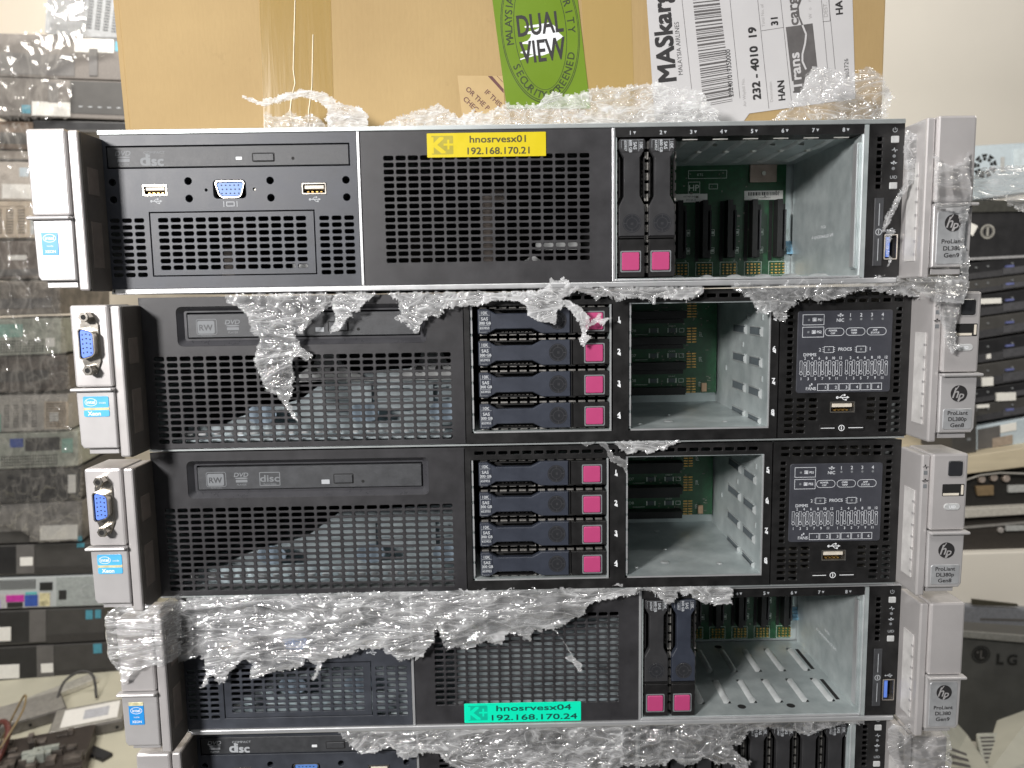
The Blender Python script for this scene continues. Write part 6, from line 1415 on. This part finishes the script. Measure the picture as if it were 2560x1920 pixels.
m = MB(); m.cring(c_[0][0], c_[0][1], (c_[1][0]-c_[0][0]), 2.2, -231.2, 30); m.prism(circ(c_[0][0], c_[0][1], (c_[1][0]-c_[0][0])*0.78, 28), -231.4, -230); part('round_logo', m, mat('near black logo', (0.010, 0.010, 0.010), 0.4), t_)
m = MB(); m.flat(rr(c_[0][0]-1, c_[0][1]-9, c_[0][0]+1.2, c_[0][1]+9), -231.6); m.flat(rr(c_[0][0], c_[0][1]-9, c_[0][0]+7, c_[0][1]-7), -231.61); m.flat(circ(c_[0][0]-7, c_[0][1]+5, 2, 10), -231.6); part('logo_face', m, CASEG, t_)
m = MB().text('L', c_[2][0]+2, c_[2][1]+2, 22, -231.2, bold=1.4); m.text('G', c_[3][0]-5, c_[3][1]+2, 22, -231.2, bold=0.9); part('brand_letters', m, mat('near black logo', (0.010, 0.010, 0.010), 0.4), t_)
t_ = thing('computer_case', 'aged ivory desktop case with slotted vents at the bottom right corner', 'computer', 6, (120, -420, -560), group='ivory computer cases at the lower right')
P = [(-230.2, -378.2), (-45.3, -381.3), (-55.7, -225.4), (-133.5, -195.9), (-208.8, -206.8)]
def slantcase(t_, pts, mt, th=60):
    """top plate through four (x, y, z) points with thickness th"""
    V = [Vector(p) for p in pts]; n = (V[1]-V[0]).cross(V[3]-V[0]).normalized()
    if n.z < 0: n = -n
    m = MB().add([tuple(v) for v in V]+[tuple(v-n*th) for v in V], [(0, 1, 2, 3), (7, 6, 5, 4), (0, 4, 5, 1), (1, 5, 6, 2), (2, 6, 7, 3), (3, 7, 4, 0)])
    part('case', m, mt, t_, bevel=3); return V, n
def on(V, n, a, b_, c, d, h):
    def q(s_, r_): return V[0]*(1-s_)*(1-r_)+V[1]*s_*(1-r_)+V[2]*s_*r_+V[3]*(1-s_)*r_+n*h
    return [tuple(q(a, b_)), tuple(q(c, b_)), tuple(q(c, d)), tuple(q(a, d))]
def P3(px, py, dep, w): return None
c1 = [(-289.1, -570.0, -216.3), (-153.7, -570.0, -236.9), (-11.4, -320.0, -215.4), (-97.7, -320.0, -248.6)]
V, n = slantcase(t_, c1, KEY, 70)
part('yellow_label', MB().add(on(V, n, .20, .80, .48, .93, 0.6), [(0, 1, 2, 3)]), YEL, t_)
t_ = thing('computer_case', 'ivory case with a row of dark vent slots, left of the yellow marked one', 'computer', 6, (40, -480, -600), group='ivory computer cases at the lower right')
c1 = [(-303.1, -620.0, -210.4), (-190.6, -620.0, -212.3), (-98.3, -380.0, -237.0), (-176.9, -380.0, -239.0)]
V, n = slantcase(t_, c1, mat('grey ivory plastic', (0.42, 0.43, 0.39), 0.5), 60)
m = MB()
for i in range(7): m.add(on(V, n, .08, .5+i*.065, .40, .53+i*.065, 0.6), [(0, 1, 2, 3)])
part('vent_slot', m, DPR, t_)
t_ = thing('computer_case', 'long ivory case edge running down beside the right ear of the lowest server', 'computer', 6, (-60, -520, -640), group='ivory computer cases at the lower right')
c1 = [(-425.0, -670.0, -166.5), (-304.7, -670.0, -168.5), (-192.4, -380.0, -243.8), (-250.8, -380.0, -177.9)]
V, n = slantcase(t_, c1, KEY, 60)
m = MB()
for i in range(4): m.add(on(V, n, .3, .25+i*.08, .62, .29+i*.08, 0.6), [(0, 1, 2, 3)])
part('vent_slot', m, DPR, t_)
# wall socket by the carton
t_ = thing('wall_socket', 'small white wall socket just right of the cardboard box', 'socket', 6, (299.3, 1060, 1360.7))
s_ = [(277.5, 1327.5), (321.0, 1326.9), (318.2, 1393.8), (274.8, 1394.4)]
part('plate', MB().prism(s_, 1080, 1098), PAPER, t_, bevel=2)
m = MB().prism(zr(s_, .45, .6, .55, .68), 1078.5, 1080); m.prism(zr(s_, .45, .4, .55, .48), 1078.5, 1080); part('pin_hole', m, GPR, t_)
